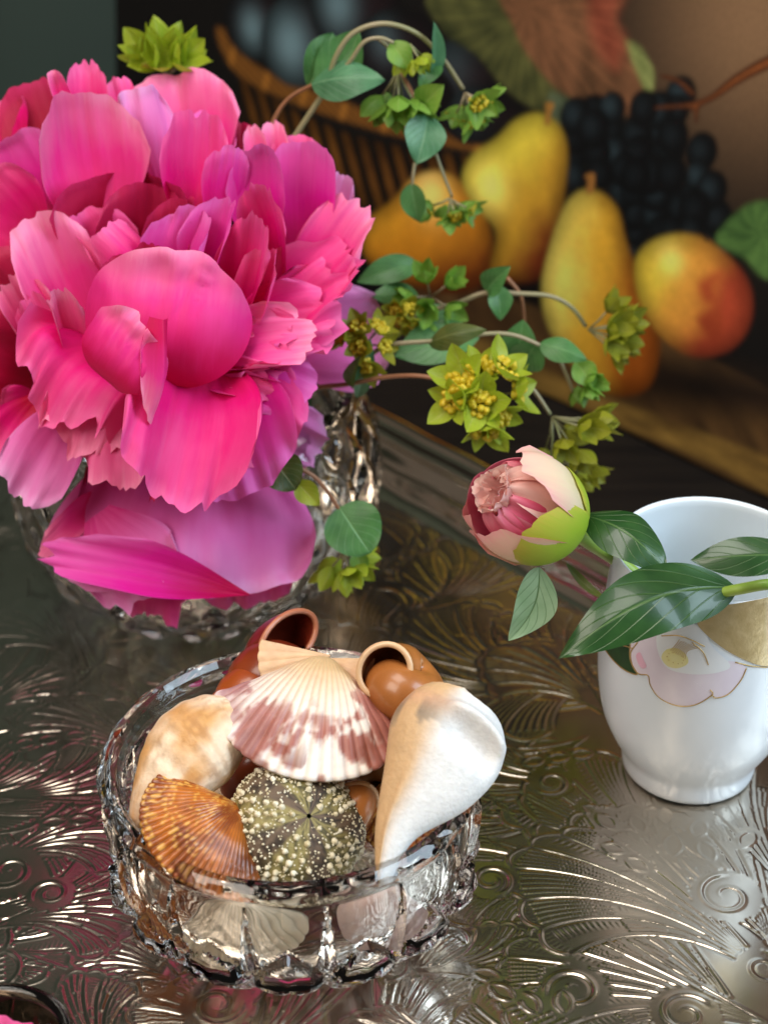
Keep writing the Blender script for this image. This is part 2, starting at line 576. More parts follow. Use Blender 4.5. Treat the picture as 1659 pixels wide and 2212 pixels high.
# ------------------------------------------------------------------ the still life painting that leans behind the tray
m_paint = mat_attr('oil_paint', rough=0.55, spec=0.25, bump=0.08, bscale=900, vary=0.12)
LEAN = math.radians(5)
PO = RO + RN * 0.138 + Vector((0, 0, -0.005))
PU = (Vector((0, 0, 1)) * math.cos(LEAN) + RN * math.sin(LEAN))
PN = RD.cross(PU)                       # plane normal
if PN.dot(TOCAM) < 0:
    PN = -PN
def on_paint(x, y):
    """measured place -> (along, up) on the canvas, metres"""
    r = ray(x, y)
    t = (PO - CAM).dot(PN) / r.dot(PN)
    q = CAM + r * t - PO
    return q.dot(RD), q.dot(PU)
sL = on_paint(250, 60)[0]
SA, SB, ZA, ZB = sL, 0.30, 0.0, 0.50
dxy = 0.00125
na, nb = int((SB - SA) / dxy) + 1, int((ZB - ZA) / dxy) + 1
A_, B_ = np.meshgrid(np.linspace(SA, SB, na), np.linspace(ZA, ZB, nb), indexing='ij')
A1, B1 = A_.ravel(), B_.ravel()
C = np.zeros((A1.size, 3))
MOT = np.zeros(A1.size, int)
NAMES = ['canvas']
def outline(pts, sub=6):
    P = [Vector((*on_paint(x, y), 0)) for x, y in pts]
    n = len(P)
    out = []
    for i in range(n):
        p0, p1, p2, p3 = P[i - 1], P[i], P[(i + 1) % n], P[(i + 2) % n]
        for k in range(sub):
            t = k / sub
            q = 0.5 * ((2 * p1) + (p2 - p0) * t + (2 * p0 - 5 * p1 + 4 * p2 - p3) * t * t + (3 * p1 - p0 - 3 * p2 + p3) * t ** 3)
            out.append((q.x, q.y))
    return np.array(out)
def sd(poly, idx):
    """signed distance (positive inside) of the canvas points idx"""
    x, y = A1[idx], B1[idx]
    d = np.full(len(x), 1e9); ins = np.zeros(len(x), bool)
    n = len(poly)
    for i in range(n):
        (x1, y1), (x2, y2) = poly[i], poly[(i + 1) % n]
        ex, ey = x2 - x1, y2 - y1
        t = np.clip(((x - x1) * ex + (y - y1) * ey) / (ex * ex + ey * ey + 1e-18), 0, 1)
        d = np.minimum(d, np.hypot(x - x1 - t * ex, y - y1 - t * ey))
        c = ((y1 > y) != (y2 > y)) & (x < (x2 - x1) * (y - y1) / ((y2 - y1) if y2 != y1 else 1e-12) + x1)
        ins ^= c
    return np.where(ins, d, -d)
def paint(name, pts, shade, soft=0.0022, sub=6, new=True):
    """shade(u, v, d): colour of the motif from its box coordinates and the depth inside its outline"""
    poly = outline(pts, sub) if not isinstance(pts, np.ndarray) else pts
    lo, hi = poly.min(0) - 0.006, poly.max(0) + 0.006
    idx = np.where((A1 > lo[0]) & (A1 < hi[0]) & (B1 > lo[1]) & (B1 < hi[1]))[0]
    if not len(idx):
        return
    d = sd(poly, idx)
    u = (A1[idx] - lo[0]) / (hi[0] - lo[0]); v = (B1[idx] - lo[1]) / (hi[1] - lo[1])
    al = sstep(-soft, soft, d)[:, None]
    C[idx] = C[idx] * (1 - al) + shade(u, v, d, A1[idx], B1[idx]) * al
    if name:
        if new or name not in NAMES:
            NAMES.append(name)
        MOT[idx[d > 0]] = len(NAMES) - 1
def ell(cx, cy, rx, ry, rot=0, n=28):
    """ellipse outline, centre and radii in measured pixels"""
    return [(cx + rx * math.cos(t) * math.cos(rot) - ry * math.sin(t) * math.sin(rot), cy + rx * math.cos(t) * math.sin(rot) + ry * math.sin(t) * math.cos(rot))
            for t in [2 * math.pi * k / 12 for k in range(12)]]
def spot(x, y, r, a, b):
    s, z = on_paint(x, y)
    s2, z2 = on_paint(x + r, y)
    rr = abs(s2 - s) + 1e-6
    return np.exp(-(((a - s) / rr) ** 2 + ((b - z) / rr) ** 2))
# ground: near black on the left, warm grey-brown on the right
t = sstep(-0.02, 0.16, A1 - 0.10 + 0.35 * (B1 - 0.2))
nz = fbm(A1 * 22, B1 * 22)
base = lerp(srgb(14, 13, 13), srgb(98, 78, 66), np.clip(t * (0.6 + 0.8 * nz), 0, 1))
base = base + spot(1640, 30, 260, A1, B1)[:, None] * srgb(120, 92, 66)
C[:] = base
# table top and its lighter front edge
paint('painted_table', [(840, 640), (1000, 620), (1250, 690), (1450, 740), (1700, 880), (1700, 1075), (1400, 950), (1240, 870), (1000, 770), (840, 700)],
      lambda u, v, d, a, b: lerp(srgb(38, 26, 18), srgb(96, 70, 40), 1.1 * fbm(a * 60 + b * 60, (b - 0.3 * a) * 30) + 0.0 * u))
paint('painted_table', [(1010, 722), (1180, 800), (1290, 850), (1500, 930), (1700, 1010), (1700, 1078), (1500, 985), (1280, 895), (1170, 850), (1010, 775)],
      lambda u, v, d, a, b: lerp(srgb(88, 66, 34), srgb(150, 118, 58), 1.5 * fbm(a * 40, b * 130) - 0.2), 0.003, new=False)
paint('painted_table', [(1290, 690), (1420, 760), (1700, 830), (1700, 900), (1480, 880), (1320, 830)], lambda u, v, d, a, b: lerp(srgb(14, 10, 8), srgb(40, 28, 20), nz[:len(u)] * 0 + fbm(a * 30, b * 60)), 0.012, new=False)
# basket
def basket_body(u, v, d, a, b):
    c = np.broadcast_to(srgb(13, 10, 8), (len(u), 3)).copy()
    k = (a * 0.8 + b * 0.42) / 0.0115
    f = np.abs((k % 1.0) - 0.5)
    st = sstep(0.34, 0.16, f)
    tone = lerp(srgb(128, 82, 28), srgb(74, 44, 16), fbm(a * 50, b * 50) * 1.3)
    c = c * (1 - st[:, None]) + tone * st[:, None] * (0.35 + 0.65 * sstep(0.0, 0.02, d))[:, None]
    return c
paint('painted_basket', [(520, 170), (620, 230), (740, 285), (880, 320), (1060, 350), (1010, 420), (900, 470), (760, 440), (640, 400), (540, 300)], basket_body)
def weave(u, v, d, a, b):
    k = np.abs(((a * 1.0 - b * 0.3) / 0.034) % 1.0 - 0.5)
    t = sstep(0.40, 0.46, k)
    s = 0.5 + 0.5 * np.sin((b + 0.45 * a) * 1500)
    return lerp(srgb(78, 48, 18), srgb(146, 96, 38), np.clip(0.55 * s + 0.6 * t, 0, 1))
paint('painted_basket', [(468, 60), (500, 75), (540, 130), (610, 172), (700, 205), (800, 240), (900, 265), (1060, 292), (1056, 330), (890, 300), (790, 275), (690, 243), (600, 208), (520, 165), (480, 110)], weave, new=False)
# plums in the basket
def plum(hx, hy, hr, hc):
    def f(u, v, d, a, b):
        c = lerp(srgb(8, 7, 9), srgb(26, 16, 20), sstep(0, 0.02, d))
        return c + (spot(hx, hy, hr, a, b)[:, None]) * hc
    return f
for (x, y, rx, ry, hx, hy, hr, k) in [(560, 45, 75, 85, 545, 60, 26, .8), (650, 85, 85, 105, 628, 95, 40, 1.0), (770, 20, 100, 100, 730, 10, 36, .8), (860, 110, 95, 95, 830, 90, 30, .35),
                                      (1000, 165, 85, 85, 980, 140, 40, .15), (1040, 250, 95, 65, 1010, 235, 40, .1), (900, 200, 80, 60, 870, 190, 24, .12)]:
    paint('painted_plum', ell(x, y, rx, ry), plum(hx, hy, hr, srgb(92, 122, 132) * k))
# vine leaf: three lobes
def vine(c1, c2, sx, sy):
    def f(u, v, d, a, b):
        s, z = on_paint(sx, sy)
        an = np.arctan2(b - z, a - s)
        rr = np.hypot(b - z, a - s)
        vein = np.exp(-(np.abs(((an * 5.2 + rr * 6) % 1.0) - 0.5) / 0.10) ** 2) * sstep(0.005, 0.03, rr)
        return lerp(c1, c2, np.clip(1.25 * fbm(a * 42, b * 42) - 0.1 + 0.35 * vein + 0.25 * np.sin(rr * 300 + an * 9) * 0.5, 0, 1))
    return f
paint('painted_leaf', [(930, -20), (1180, -40), (1230, 120), (1265, 200), (1270, 330), (1240, 372), (1225, 300), (1180, 250), (1100, 200), (1030, 120), (960, 70)], vine(srgb(34, 40, 22), srgb(86, 88, 48), 1130, 20))
paint('painted_leaf', [(1190, 200), (1250, 230), (1276, 280), (1268, 340), (1236, 375), (1222, 310), (1190, 250)], vine(srgb(46, 56, 44), srgb(98, 112, 84), 1200, 200), 0.003, new=False)
paint('painted_leaf', [(1320, 90), (1372, 95), (1400, 130), (1412, 165), (1402, 215), (1360, 235), (1310, 180)], vine(srgb(86, 96, 52), srgb(142, 152, 92), 1300, 60), new=False)
paint('painted_leaf', [(1090, -30), (1350, -40), (1330, 30), (1345, 80), (1372, 150), (1400, 225), (1370, 250), (1320, 235), (1265, 225), (1200, 190), (1140, 120), (1110, 60)], vine(srgb(62, 44, 28), srgb(122, 82, 56), 1130, 20))
paint('painted_leaf', [(1280, -40), (1355, -40), (1330, 40), (1350, 90), (1330, 150), (1290, 110), (1270, 40)], vine(srgb(96, 44, 30), srgb(140, 74, 54), 1180, 20), 0.006, new=False)
# grapes
rg = random.Random(8)
gp = []
for y in range(240, 560, 44):
    for x in range(1250, 1610, 42):
        if (x - 1250) / 120 + (560 - y) / 60 > 1.2 and x < 1480 + (y - 240) * 0.42 and not (x < 1330 and y > 380):
            gp.append((x + rg.uniform(-14, 14), y + rg.uniform(-12, 12)))
rg.shuffle(gp)
gp = [(1470, 205)] + gp
for (x, y) in gp:
    r = rg.uniform(30, 40)
    k = rg.choice([0.06, 0.1, 0.16, 0.3, 0.45])
    def grape(u, v, d, a, b, x=x, y=y, k=k):
        c = lerp(srgb(6, 7, 9), srgb(15, 18, 22), sstep(0.0, 0.014, d))
        return c + spot(x - 8, y - 6, 18, a, b)[:, None] * srgb(60, 82, 92) * k * .7
    paint('painted_grape', ell(x, y, r * 0.9, r * 1.15, 0.2), grape, 0.0018)
# twig
tw = lambda u, v, d, a, b: lerp(srgb(64, 34, 18), srgb(168, 96, 48), sstep(0, 0.006, d) * (0.6 + 0.7 * fbm(a * 80, b * 80)))
paint('painted_twig', [(1700, 105), (1640, 128), (1580, 165), (1530, 205), (1480, 222), (1420, 228), (1420, 236), (1490, 236), (1500, 262), (1506, 262), (1512, 232), (1545, 215), (1600, 180), (1660, 150), (1700, 140)], tw, 0.0012)
paint('painted_twig', [(1430, 160), (1470, 172), (1500, 200), (1490, 205), (1462, 180), (1430, 168)], tw, 0.001, new=False)
# fruit
def pear(c_lit, c_mid, c_red, gx, gy, ox, oy, hx, hy, hr, hs, seed):
    """colour turns from lit to red along the direction (gx, gy) measured from (ox, oy)"""
    s0, z0 = on_paint(ox, oy); s1, z1 = on_paint(ox + gx, oy + gy)
    L2 = (s1 - s0) ** 2 + (z1 - z0) ** 2
    def f(u, v, d, a, b):
        k = ((a - s0) * (s1 - s0) + (b - z0) * (z1 - z0)) / L2 + 0.22 * (fbm(a * 55 + seed, b * 55) - 0.5)
        c = lerp(c_lit, c_mid, sstep(0.0, 0.5, k)) * (1 - sstep(0.45, 1.0, k))[:, None] + c_red * sstep(0.45, 1.0, k)[:, None]
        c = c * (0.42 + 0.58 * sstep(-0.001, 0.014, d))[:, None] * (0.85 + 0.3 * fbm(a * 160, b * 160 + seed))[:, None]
        return c + spot(hx, hy, hr, a, b)[:, None] * hs
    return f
Y1, Y2, OR, RB = srgb(228, 200, 74), srgb(206, 148, 40), srgb(150, 78, 22), srgb(84, 34, 16)
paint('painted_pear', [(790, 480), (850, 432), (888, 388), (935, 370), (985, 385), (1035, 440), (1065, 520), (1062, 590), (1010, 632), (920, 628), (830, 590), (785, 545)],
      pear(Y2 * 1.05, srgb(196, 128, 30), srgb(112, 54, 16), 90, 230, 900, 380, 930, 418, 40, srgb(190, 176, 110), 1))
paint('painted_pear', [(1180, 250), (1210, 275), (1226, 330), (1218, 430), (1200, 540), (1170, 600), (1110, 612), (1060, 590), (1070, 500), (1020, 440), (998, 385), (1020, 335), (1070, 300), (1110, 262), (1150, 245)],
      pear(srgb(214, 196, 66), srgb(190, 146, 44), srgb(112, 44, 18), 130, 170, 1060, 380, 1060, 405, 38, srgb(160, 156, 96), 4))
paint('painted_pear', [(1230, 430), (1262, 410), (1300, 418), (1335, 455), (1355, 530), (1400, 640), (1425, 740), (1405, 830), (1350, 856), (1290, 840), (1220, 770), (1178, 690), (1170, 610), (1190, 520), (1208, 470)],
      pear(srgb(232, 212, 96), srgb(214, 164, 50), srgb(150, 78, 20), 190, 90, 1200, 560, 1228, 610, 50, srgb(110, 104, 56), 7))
paint('painted_pear', [(1272, 374), (1284, 378), (1280, 415), (1266, 415), (1268, 392), (1262, 380)], lambda u, v, d, a, b: lerp(srgb(70, 40, 16), srgb(176, 122, 60), u), 0.001, new=False)
paint('painted_pear', [(1178, 222), (1196, 224), (1188, 250), (1188, 268), (1176, 268), (1178, 240)], lambda u, v, d, a, b: lerp(srgb(80, 48, 16), srgb(176, 128, 60), u), 0.001, new=False)
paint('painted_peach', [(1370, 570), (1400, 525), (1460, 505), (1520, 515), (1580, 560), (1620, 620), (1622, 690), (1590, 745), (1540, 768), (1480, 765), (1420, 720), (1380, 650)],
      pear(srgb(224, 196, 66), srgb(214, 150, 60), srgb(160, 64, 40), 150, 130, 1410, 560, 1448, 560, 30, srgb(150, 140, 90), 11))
paint('painted_peach', [(1555, 590), (1510, 610), (1520, 650), (1545, 660), (1505, 690), (1545, 740), (1560, 700), (1550, 650), (1540, 620)], lambda u, v, d, a, b: lerp(srgb(120, 40, 24), srgb(180, 84, 44), v), 0.004, new=False)
paint('painted_leaf', [(1545, 515), (1590, 460), (1640, 435), (1720, 450), (1720, 600), (1650, 600), (1610, 560), (1580, 545)], vine(srgb(34, 62, 30), srgb(86, 122, 62), 1640, 500))
shadow = lambda u, v, d, a, b: np.broadcast_to(srgb(9, 8, 8), (len(u), 3))
PW = lambda a, b: PO + RD * float(a) + PU * float(b)
painting = thing('still_life_painting', PW(0.0, 0.0), 'still life painting of pears, plums, peach and grapes leaning behind the silver tray', 'painting')
VW = np.array(PO)[None] + A1[:, None] * np.array(RD)[None] + B1[:, None] * np.array(PU)[None]
FP = gridF(na, nb)
mf = np.sort(MOT[FP], axis=1)[:, 1]
for k, nm in enumerate(NAMES):
    f = FP[mf == k]
    if len(f) < 4:
        continue
    us = np.unique(f)
    mp_ = np.zeros(A1.size, int); mp_[us] = np.arange(len(us))
    mk(nm, VW[us], mp_[f], m_paint, painting, attrs={'col': np.clip(C[us] * 1.4, 0, 1)})
# the panel behind the paint
bk = []
for dz in (0.0006, 0.008):
    for a, b in ((SA, ZA), (SB, ZA), (SB, ZB), (SA, ZB)):
        q = PW(a, b) - PN * dz
        bk.append(tuple(q))
m_panel = mat_noise('panel_edge', (0.02, 0.016, 0.012), (0.035, 0.028, 0.02), 30, 0.6)
mk('panel', bk, [(0, 1, 2, 3), (4, 7, 6, 5), (0, 4, 5, 1), (1, 5, 6, 2), (2, 6, 7, 3), (3, 7, 4, 0)], m_panel, painting, smooth=False)

# ------------------------------------------------------------------ cut glass
m_crystal = mat_glass('clear_cut_crystal', (0.975, 0.962, 0.95), 1.52)
def tri(x):
    """triangle wave 0..1..0 with period 1"""
    x = x - np.floor(x)
    return 1 - np.abs(2 * x - 1)
def revolve(cx, cy, outer, inner, disp, nth=384):
    """closed glass wall: outer profile (relief added by disp) up to the lip and the smooth inner profile down to the middle"""
    th = np.linspace(0, 2 * math.pi, nth, endpoint=False)
    rings = []
    for (r, z, k) in outer:
        rr = np.full(nth, r) + k * disp(th, z)
        rings.append(np.stack([cx + rr * np.cos(th), cy + rr * np.sin(th), np.full(nth, z)], -1))
    for (r, z) in inner:
        rings.append(np.stack([cx + r * np.cos(th), cy + r * np.sin(th), np.full(nth, z)], -1))
    R = np.concatenate(rings)
    F = gridF(len(rings), nth, False, True)
    n = len(R)
    # closed at the two centres
    R = np.concatenate([R, [[cx, cy, outer[0][1]], [cx, cy, inner[-1][1]]]])
    k = np.arange(nth); k2 = (k + 1) % nth
    last = (len(rings) - 1) * nth
    F = [tuple(f) for f in F[:, ::-1]] + [(n, a, b) for a, b in zip(k, k2)] + [(n + 1, last + b, last + a) for a, b in zip(k, k2)]
    # outward orientation is not needed exactly: make consistent
    return R, F
def prof_interp(pts, n):
    P = smooth_path([Vector((a, b, 0)) for a, b in pts], 10)
    d = [0]
    for a, b in zip(P, P[1:]):
        d.append(d[-1] + (b - a).length)
    u = np.linspace(0, d[-1], n)
    return list(zip(np.interp(u, d, [p.x for p in P]), np.interp(u, d, [p.y for p in P])))
import bmesh
def fix_normals(o):
    bm = bmesh.new(); bm.from_mesh(o.data)
    bmesh.ops.recalc_face_normals(bm, faces=bm.faces)
    bm.to_mesh(o.data); bm.free()

# --- shell bowl
BX, BY = -0.031, 0.462
NL = 15
def bowl_relief(th, z):
    u = th * NL / (2 * math.pi) + 0.22
    f = u - np.floor(u)
    c = np.abs(2 * f - 1)                      # 0 in the middle of a lobe, 1 between lobes
    r = np.zeros_like(th)
    # lower tier: bold rounded gadroons that scallop the foot, each with a V cut
    lo = 1 - sstep(0.017, 0.023, z)
    r += lo * (0.0050 * np.sqrt(np.clip(1 - c ** 2, 0, 1)) - 0.0014 * np.clip(1 - c / 0.22, 0, 1))
    # middle tier: pointed arches with a roof ridge
    top = 0.0155 + 0.017 * (1 - c) ** 0.8
    inside = sstep(-0.0006, 0.0022, top - z) * sstep(0.013, 0.019, z)
    r += inside * (0.0024 + 0.0018 * (1 - c))
    # upper tier: tall spear prisms standing between the arches
    hw = np.clip((0.0520 - z) / 0.034, 0, 1) * 0.30
    d = 1 - c
    sp = sstep(0.018, 0.024, z) * np.clip(1 - d / (hw + 1e-4), 0, 1)
    r += sp * 0.0030
    # lip with a slow twist
    lip = sstep(0.0535, 0.0560, z) * (1 - sstep(0.0598, 0.0616, z))
    r += lip * (0.0008 * (tri(th * 22 / (2 * math.pi) + (z - 0.05) * 150) - 0.5) + 0.0004 * np.sin(th * 9 + z * 500))
    return r
o_prof = prof_interp([(0.0, 0.0022), (0.030, 0.0022), (0.040, 0.0010), (0.0465, 0.0035), (0.0525, 0.010), (0.0575, 0.020), (0.0605, 0.032), (0.0615, 0.044), (0.0610, 0.0525), (0.0634, 0.0555), (0.0640, 0.0590), (0.0618, 0.0614)], 90)
outer = [(max(r, 0.0005), z, float(sstep(0.036, 0.048, r))) for r, z in o_prof]
inner = [(max(r, 0.0005), z) for r, z in prof_interp([(0.0596, 0.0616), (0.0578, 0.0600), (0.0570, 0.052), (0.0565, 0.040), (0.0545, 0.028), (0.049, 0.016), (0.040, 0.0095), (0.020, 0.0075), (0.0005, 0.007)], 36)]
RB, FB = revolve(BX, BY, outer, inner, bowl_relief, 600)
bowl = mk('crystal_bowl', RB, FB, m_crystal, smooth=False)
fix_normals(bowl)
# inner wall and lip are polished smooth, the cut outside keeps its facets
fl = np.zeros(len(bowl.data.polygons), bool)
zc = np.zeros(len(fl) * 3, np.float32); bowl.data.polygons.foreach_get('center', zc); zc = zc.reshape(-1, 3)
rc = np.hypot(zc[:, 0] - BX, zc[:, 1] - BY)
fl[:] = True
bowl.data.polygons.foreach_set('use_smooth', fl)
try:
    bowl.data.set_sharp_from_angle(angle=math.radians(24))
except Exception:
    pass
tag(bowl, 'clear cut crystal bowl with pointed facets, heaped with seashells', 'bowl')

# --- flower vase
VX, VY = -0.080, 0.660
NV = 22
def vase_relief(th, z):
    u = th * NV / (2 * math.pi)
    sw = u + 26 * z
    sw2 = u - 30 * z
    r = 0.0022 * (tri(sw) - 0.5) + 0.0022 * (tri(sw2) - 0.5)
    band = np.exp(-((z - 0.052) / 0.006) ** 2)
    r = r * (1 - 0.6 * band) + band * 0.002 * (tri(u * 2) - 0.5)
    r += 0.004 * (1 - sstep(0.012, 0.022, z)) * (tri(u * 0.5) - 0.4)
    return r * (1 - sstep(0.088, 0.094, z))
o_prof = prof_interp([(0.0, 0.0022), (0.040, 0.0022), (0.048, 0.0012), (0.055, 0.005), (0.066, 0.018), (0.0755, 0.036), (0.0785, 0.054), (0.0765, 0.074), (0.070, 0.092), (0.069, 0.099), (0.067, 0.100)], 70)
outer = [(max(r, 0.0005), z, float(sstep(0.042, 0.054, r))) for r, z in o_prof]
inner = [(max(r, 0.0005), z) for r, z in prof_interp([(0.0652, 0.0995), (0.0645, 0.092), (0.070, 0.074), (0.0722, 0.054), (0.069, 0.036), (0.059, 0.019), (0.044, 0.010), (0.020, 0.008), (0.0005, 0.008)], 34)]
RV, FV = revolve(VX, VY, outer, inner, vase_relief, 330)
vase = mk('crystal_vase', RV, FV, m_crystal, smooth=True)
fix_normals(vase)
try:
    vase.data.set_sharp_from_angle(angle=math.radians(22))
except Exception:
    pass
tag(vase, 'round cut crystal vase holding the large pink peony', 'vase')

# ------------------------------------------------------------------ porcelain cup
m_porc, nt, b, out_ = newmat('white_porcelain')
b.inputs['Base Color'].default_value = (0.74, 0.80, 0.86, 1)
b.inputs['Roughness'].default_value = 0.28
b.inputs['Coat Weight'].default_value = 0.35
b.inputs['Coat Roughness'].default_value = 0.06
b.inputs['Subsurface Weight'].default_value = 0.15
b.inputs['Subsurface Radius'].default_value = (0.003, 0.003, 0.003)
b.inputs['Subsurface Scale'].default_value = 1.0
CX, CY = 0.1165, 0.531
CUP = [(0.0005, 0.0030), (0.0215, 0.0030), (0.0232, 0.0006), (0.0246, 0.0008), (0.0253, 0.0035), (0.0258, 0.0085), (0.0268, 0.0112), (0.0300, 0.0170), (0.0338, 0.0260), (0.0362, 0.0370), (0.0373, 0.0490), (0.0372, 0.0620),
       (0.0364, 0.0760), (0.0353, 0.0900), (0.0347, 0.0985)]
c_out = prof_interp(CUP, 70)
c_in = prof_interp([(0.0341, 0.0996), (0.0334, 0.0985), (0.0340, 0.0890), (0.0350, 0.0740), (0.0357, 0.0600), (0.0356, 0.0480), (0.0344, 0.0370), (0.0318, 0.0260), (0.0270, 0.0165), (0.018, 0.0115), (0.0005, 0.0105)], 50)
nth = 128
th = np.linspace(0, 2 * math.pi, nth, endpoint=False)
rings = [np.stack([CX + max(r, 4e-4) * np.cos(th), CY + max(r, 4e-4) * np.sin(th), np.full(nth, z)], -1) for r, z in c_out + c_in]
cup = thing('porcelain_cup', (CX, CY, 0), 'white porcelain cup painted with a pink camellia and gold disc, holding the bud stems', 'cup')
body = mk('cup_body', np.concatenate(rings), gridF(len(rings), nth, False, True)[:, ::-1].copy(), m_porc, cup)
fix_normals(body)
_zr = sorted([(z, r) for r, z in c_out if z > 0.012])
_zz, _rr = [a for a, _ in _zr], [b_ for _, b_ in _zr]
def cup_r(z):
    return float(np.interp(z, _zz, _rr))
def on_cup(x, y):
    """measured place -> (angle, height) on the cup's outside"""
    r = ray(x, y)
    best = None
    for i in range(500):
        t = 0.50 + i * 0.0006
        p = CAM + r * t
        d = math.hypot(p.x - CX, p.y - CY) - cup_r(p.z)
        an = math.atan2(p.y - CY, p.x - CX) % (2 * math.pi)
        if d < 0:
            return an, p.z
        if best is None or d < best[0]:
            best = (d, an, p.z)
    return best[1], best[2]
def cup_pt(a, z, lift):
    r = cup_r(z) + lift
    return (CX + r * math.cos(a), CY + r * math.sin(a), z)
def decal(name, pts, mat, lift, centre=None, closed_smooth=True):
    q = [on_cup(*p) for p in pts]
    P = [Vector((a * 0.037, z, 0)) for a, z in q]
    n = len(P); ring = []
    for i in range(n):
        p0, p1, p2, p3 = P[i - 1], P[i], P[(i + 1) % n], P[(i + 2) % n]
        for k in range(5):
            t = k / 5
            ring.append(0.5 * ((2 * p1) + (p2 - p0) * t + (2 * p0 - 5 * p1 + 4 * p2 - p3) * t * t + (3 * p1 - p0 - 3 * p2 + p3) * t ** 3))
    c = sum(ring, Vector((0, 0, 0))) / len(ring) if centre is None else Vector((on_cup(*centre)[0] * 0.037, on_cup(*centre)[1], 0))
    V, K = [], 8
    for k in range(1, K + 1):
        for p in ring:
            w = c.lerp(p, k / K)
            V.append(cup_pt(w.x / 0.037, w.y, lift))
    V.append(cup_pt(c.x / 0.037, c.y, lift))
    m = len(ring)
    F = [(k * m + i, k * m + (i + 1) % m, (k + 1) * m + (i + 1) % m, (k + 1) * m + i) for k in range(K - 1) for i in range(m)]
    F += [(K * m, (i + 1) % m, i) for i in range(m)]
    return mk(name, V, F, mat, cup)
def gold_line(name, pts, rad=0.00022, closed=False):
    q = [on_cup(*p) for p in pts]
    P = smooth_path([Vector(cup_pt(a, z, 0.0003)) for a, z in q], 6)
    V, F = tubeVF(P, rad, 6)
    return mk(name, V, F, m_gold, cup)
c8 = lambda pts: [((x / 1.961 + 1100) / 1.173, (y / 1.961 + 1050) / 1.173) for x, y in pts]
c1 = lambda pts: [((x / 2.2225 + 1200) / 1.173, (y / 2.2225 + 1600) / 1.173) for x, y in pts]
m_gold = mat_noise('gold_enamel', (0.42, 0.28, 0.10), (0.55, 0.38, 0.16), 500, 0.35, metal=0.55)
m_golddisc = mat_noise('matt_gold_leaf', (0.50, 0.37, 0.17), (0.62, 0.48, 0.25), 260, 0.34, 0.15, 700, metal=0.35, coat=0.5)
m_dleaf = mat_noise('green_enamel', (0.010, 0.040, 0.014), (0.022, 0.075, 0.024), 180, 0.35, coat=0.4)
m_dpet = mat_noise('lilac_enamel', (0.70, 0.62, 0.72), (0.76, 0.70, 0.78), 90, 0.35, coat=0.3)
m_dwhite = mat_noise('white_enamel', (0.76, 0.80, 0.84), (0.80, 0.83, 0.86), 90, 0.35, coat=0.3)
m_dpink = mat_noise('pink_enamel', (0.74, 0.40, 0.52), (0.78, 0.48, 0.60), 200, 0.4)
m_dyel = mat_noise('yellow_enamel', (0.78, 0.72, 0.30), (0.80, 0.76, 0.42), 300, 0.4)
decal('leaf_decoration', c8([(835, 1030), (990, 1020), (985, 1080), (1015, 1120), (980, 1180), (985, 1240), (1012, 1288), (940, 1260), (868, 1190), (826, 1110)]), m_dleaf, 0.00015)
decal('petal_decoration', c1([(895, -60), (900, 10), (885, 80), (882, 150), (905, 210), (935, 235), (990, 240), (1090, 190), (1150, 60), (1130, -60)]), m_dpet, 0.0002)
decal('petal_decoration', c1([(985, 245), (1000, 300), (1050, 370), (1150, 412), (1250, 405), (1340, 350), (1362, 365), (1430, 345), (1500, 270), (1530, 200), (1440, 160), (1250, 180), (1090, 190)]), m_dpet, 0.00023, centre=c1([(1230, 270)])[0])
decal('petal_decoration', c1([(1030, 60), (1060, -20), (1180, -60), (1290, -20), (1340, 80), (1440, 180), (1380, 225), (1200, 235), (1080, 190)]), m_dwhite, 0.00027)
decal('stamen_decoration', c1([(1060, 140), (1090, 95), (1150, 90), (1200, 130), (1205, 175), (1150, 200), (1090, 190)]), m_dyel, 0.00032)
decal('spot_decoration', c1([(918, 130), (940, 115), (960, 150), (975, 195), (950, 205), (928, 170)]), m_dpink, 0.00032)
decal('gold_disc', c8([(1305, 1030), (1330, 960), (1400, 945), (1480, 935), (1600, 915), (1690, 905), (1740, 1000), (1740, 1160), (1700, 1240), (1620, 1245), (1540, 1215), (1440, 1160), (1350, 1090)]), m_golddisc, 0.00036)
for L_ in ([(895, -60), (900, 10), (885, 80), (882, 150), (905, 210), (935, 238), (985, 245), (1000, 300), (1050, 370), (1150, 412), (1250, 405), (1340, 350), (1330, 325)], [(1340, 352), (1362, 368), (1430, 345), (1500, 270), (1530, 200)],
           [(1060, 20), (1150, 20), (1230, 45), (1300, 80)], [(1230, 55), (1290, 110), (1320, 185)], [(1470, 170), (1560, 190), (1650, 200)]):
    gold_line('gold_outline', c1(L_))
gold_line('gold_outline', c8([(1000, 1040), (985, 1080), (1015, 1120), (980, 1180), (985, 1240), (1012, 1288), (940, 1260), (868, 1190), (826, 1110), (830, 1060)]), 0.00025)
gold_line('gold_outline', c8([(835, 1128), (880, 1130), (940, 1145), (985, 1160)]))
for k in range(9):
    f = k / 8
    gold_line('stamen', c1([(1110 + 80 * f, 100 + 50 * f), (1140 + 65 * f, 70 + 35 * f), (1160 + 110 * f, 40 + 45 * f)]), 0.00012)
for k in range(10):
    a = k / 10 * 2 * math.pi
    x, y = 1135 + 45 * math.cos(a), 145 + 30 * math.sin(a) + 10 * math.cos(a)
    gold_line('stamen_dot', c1([(x, y), (x + 5, y + 2)]), 0.00016)

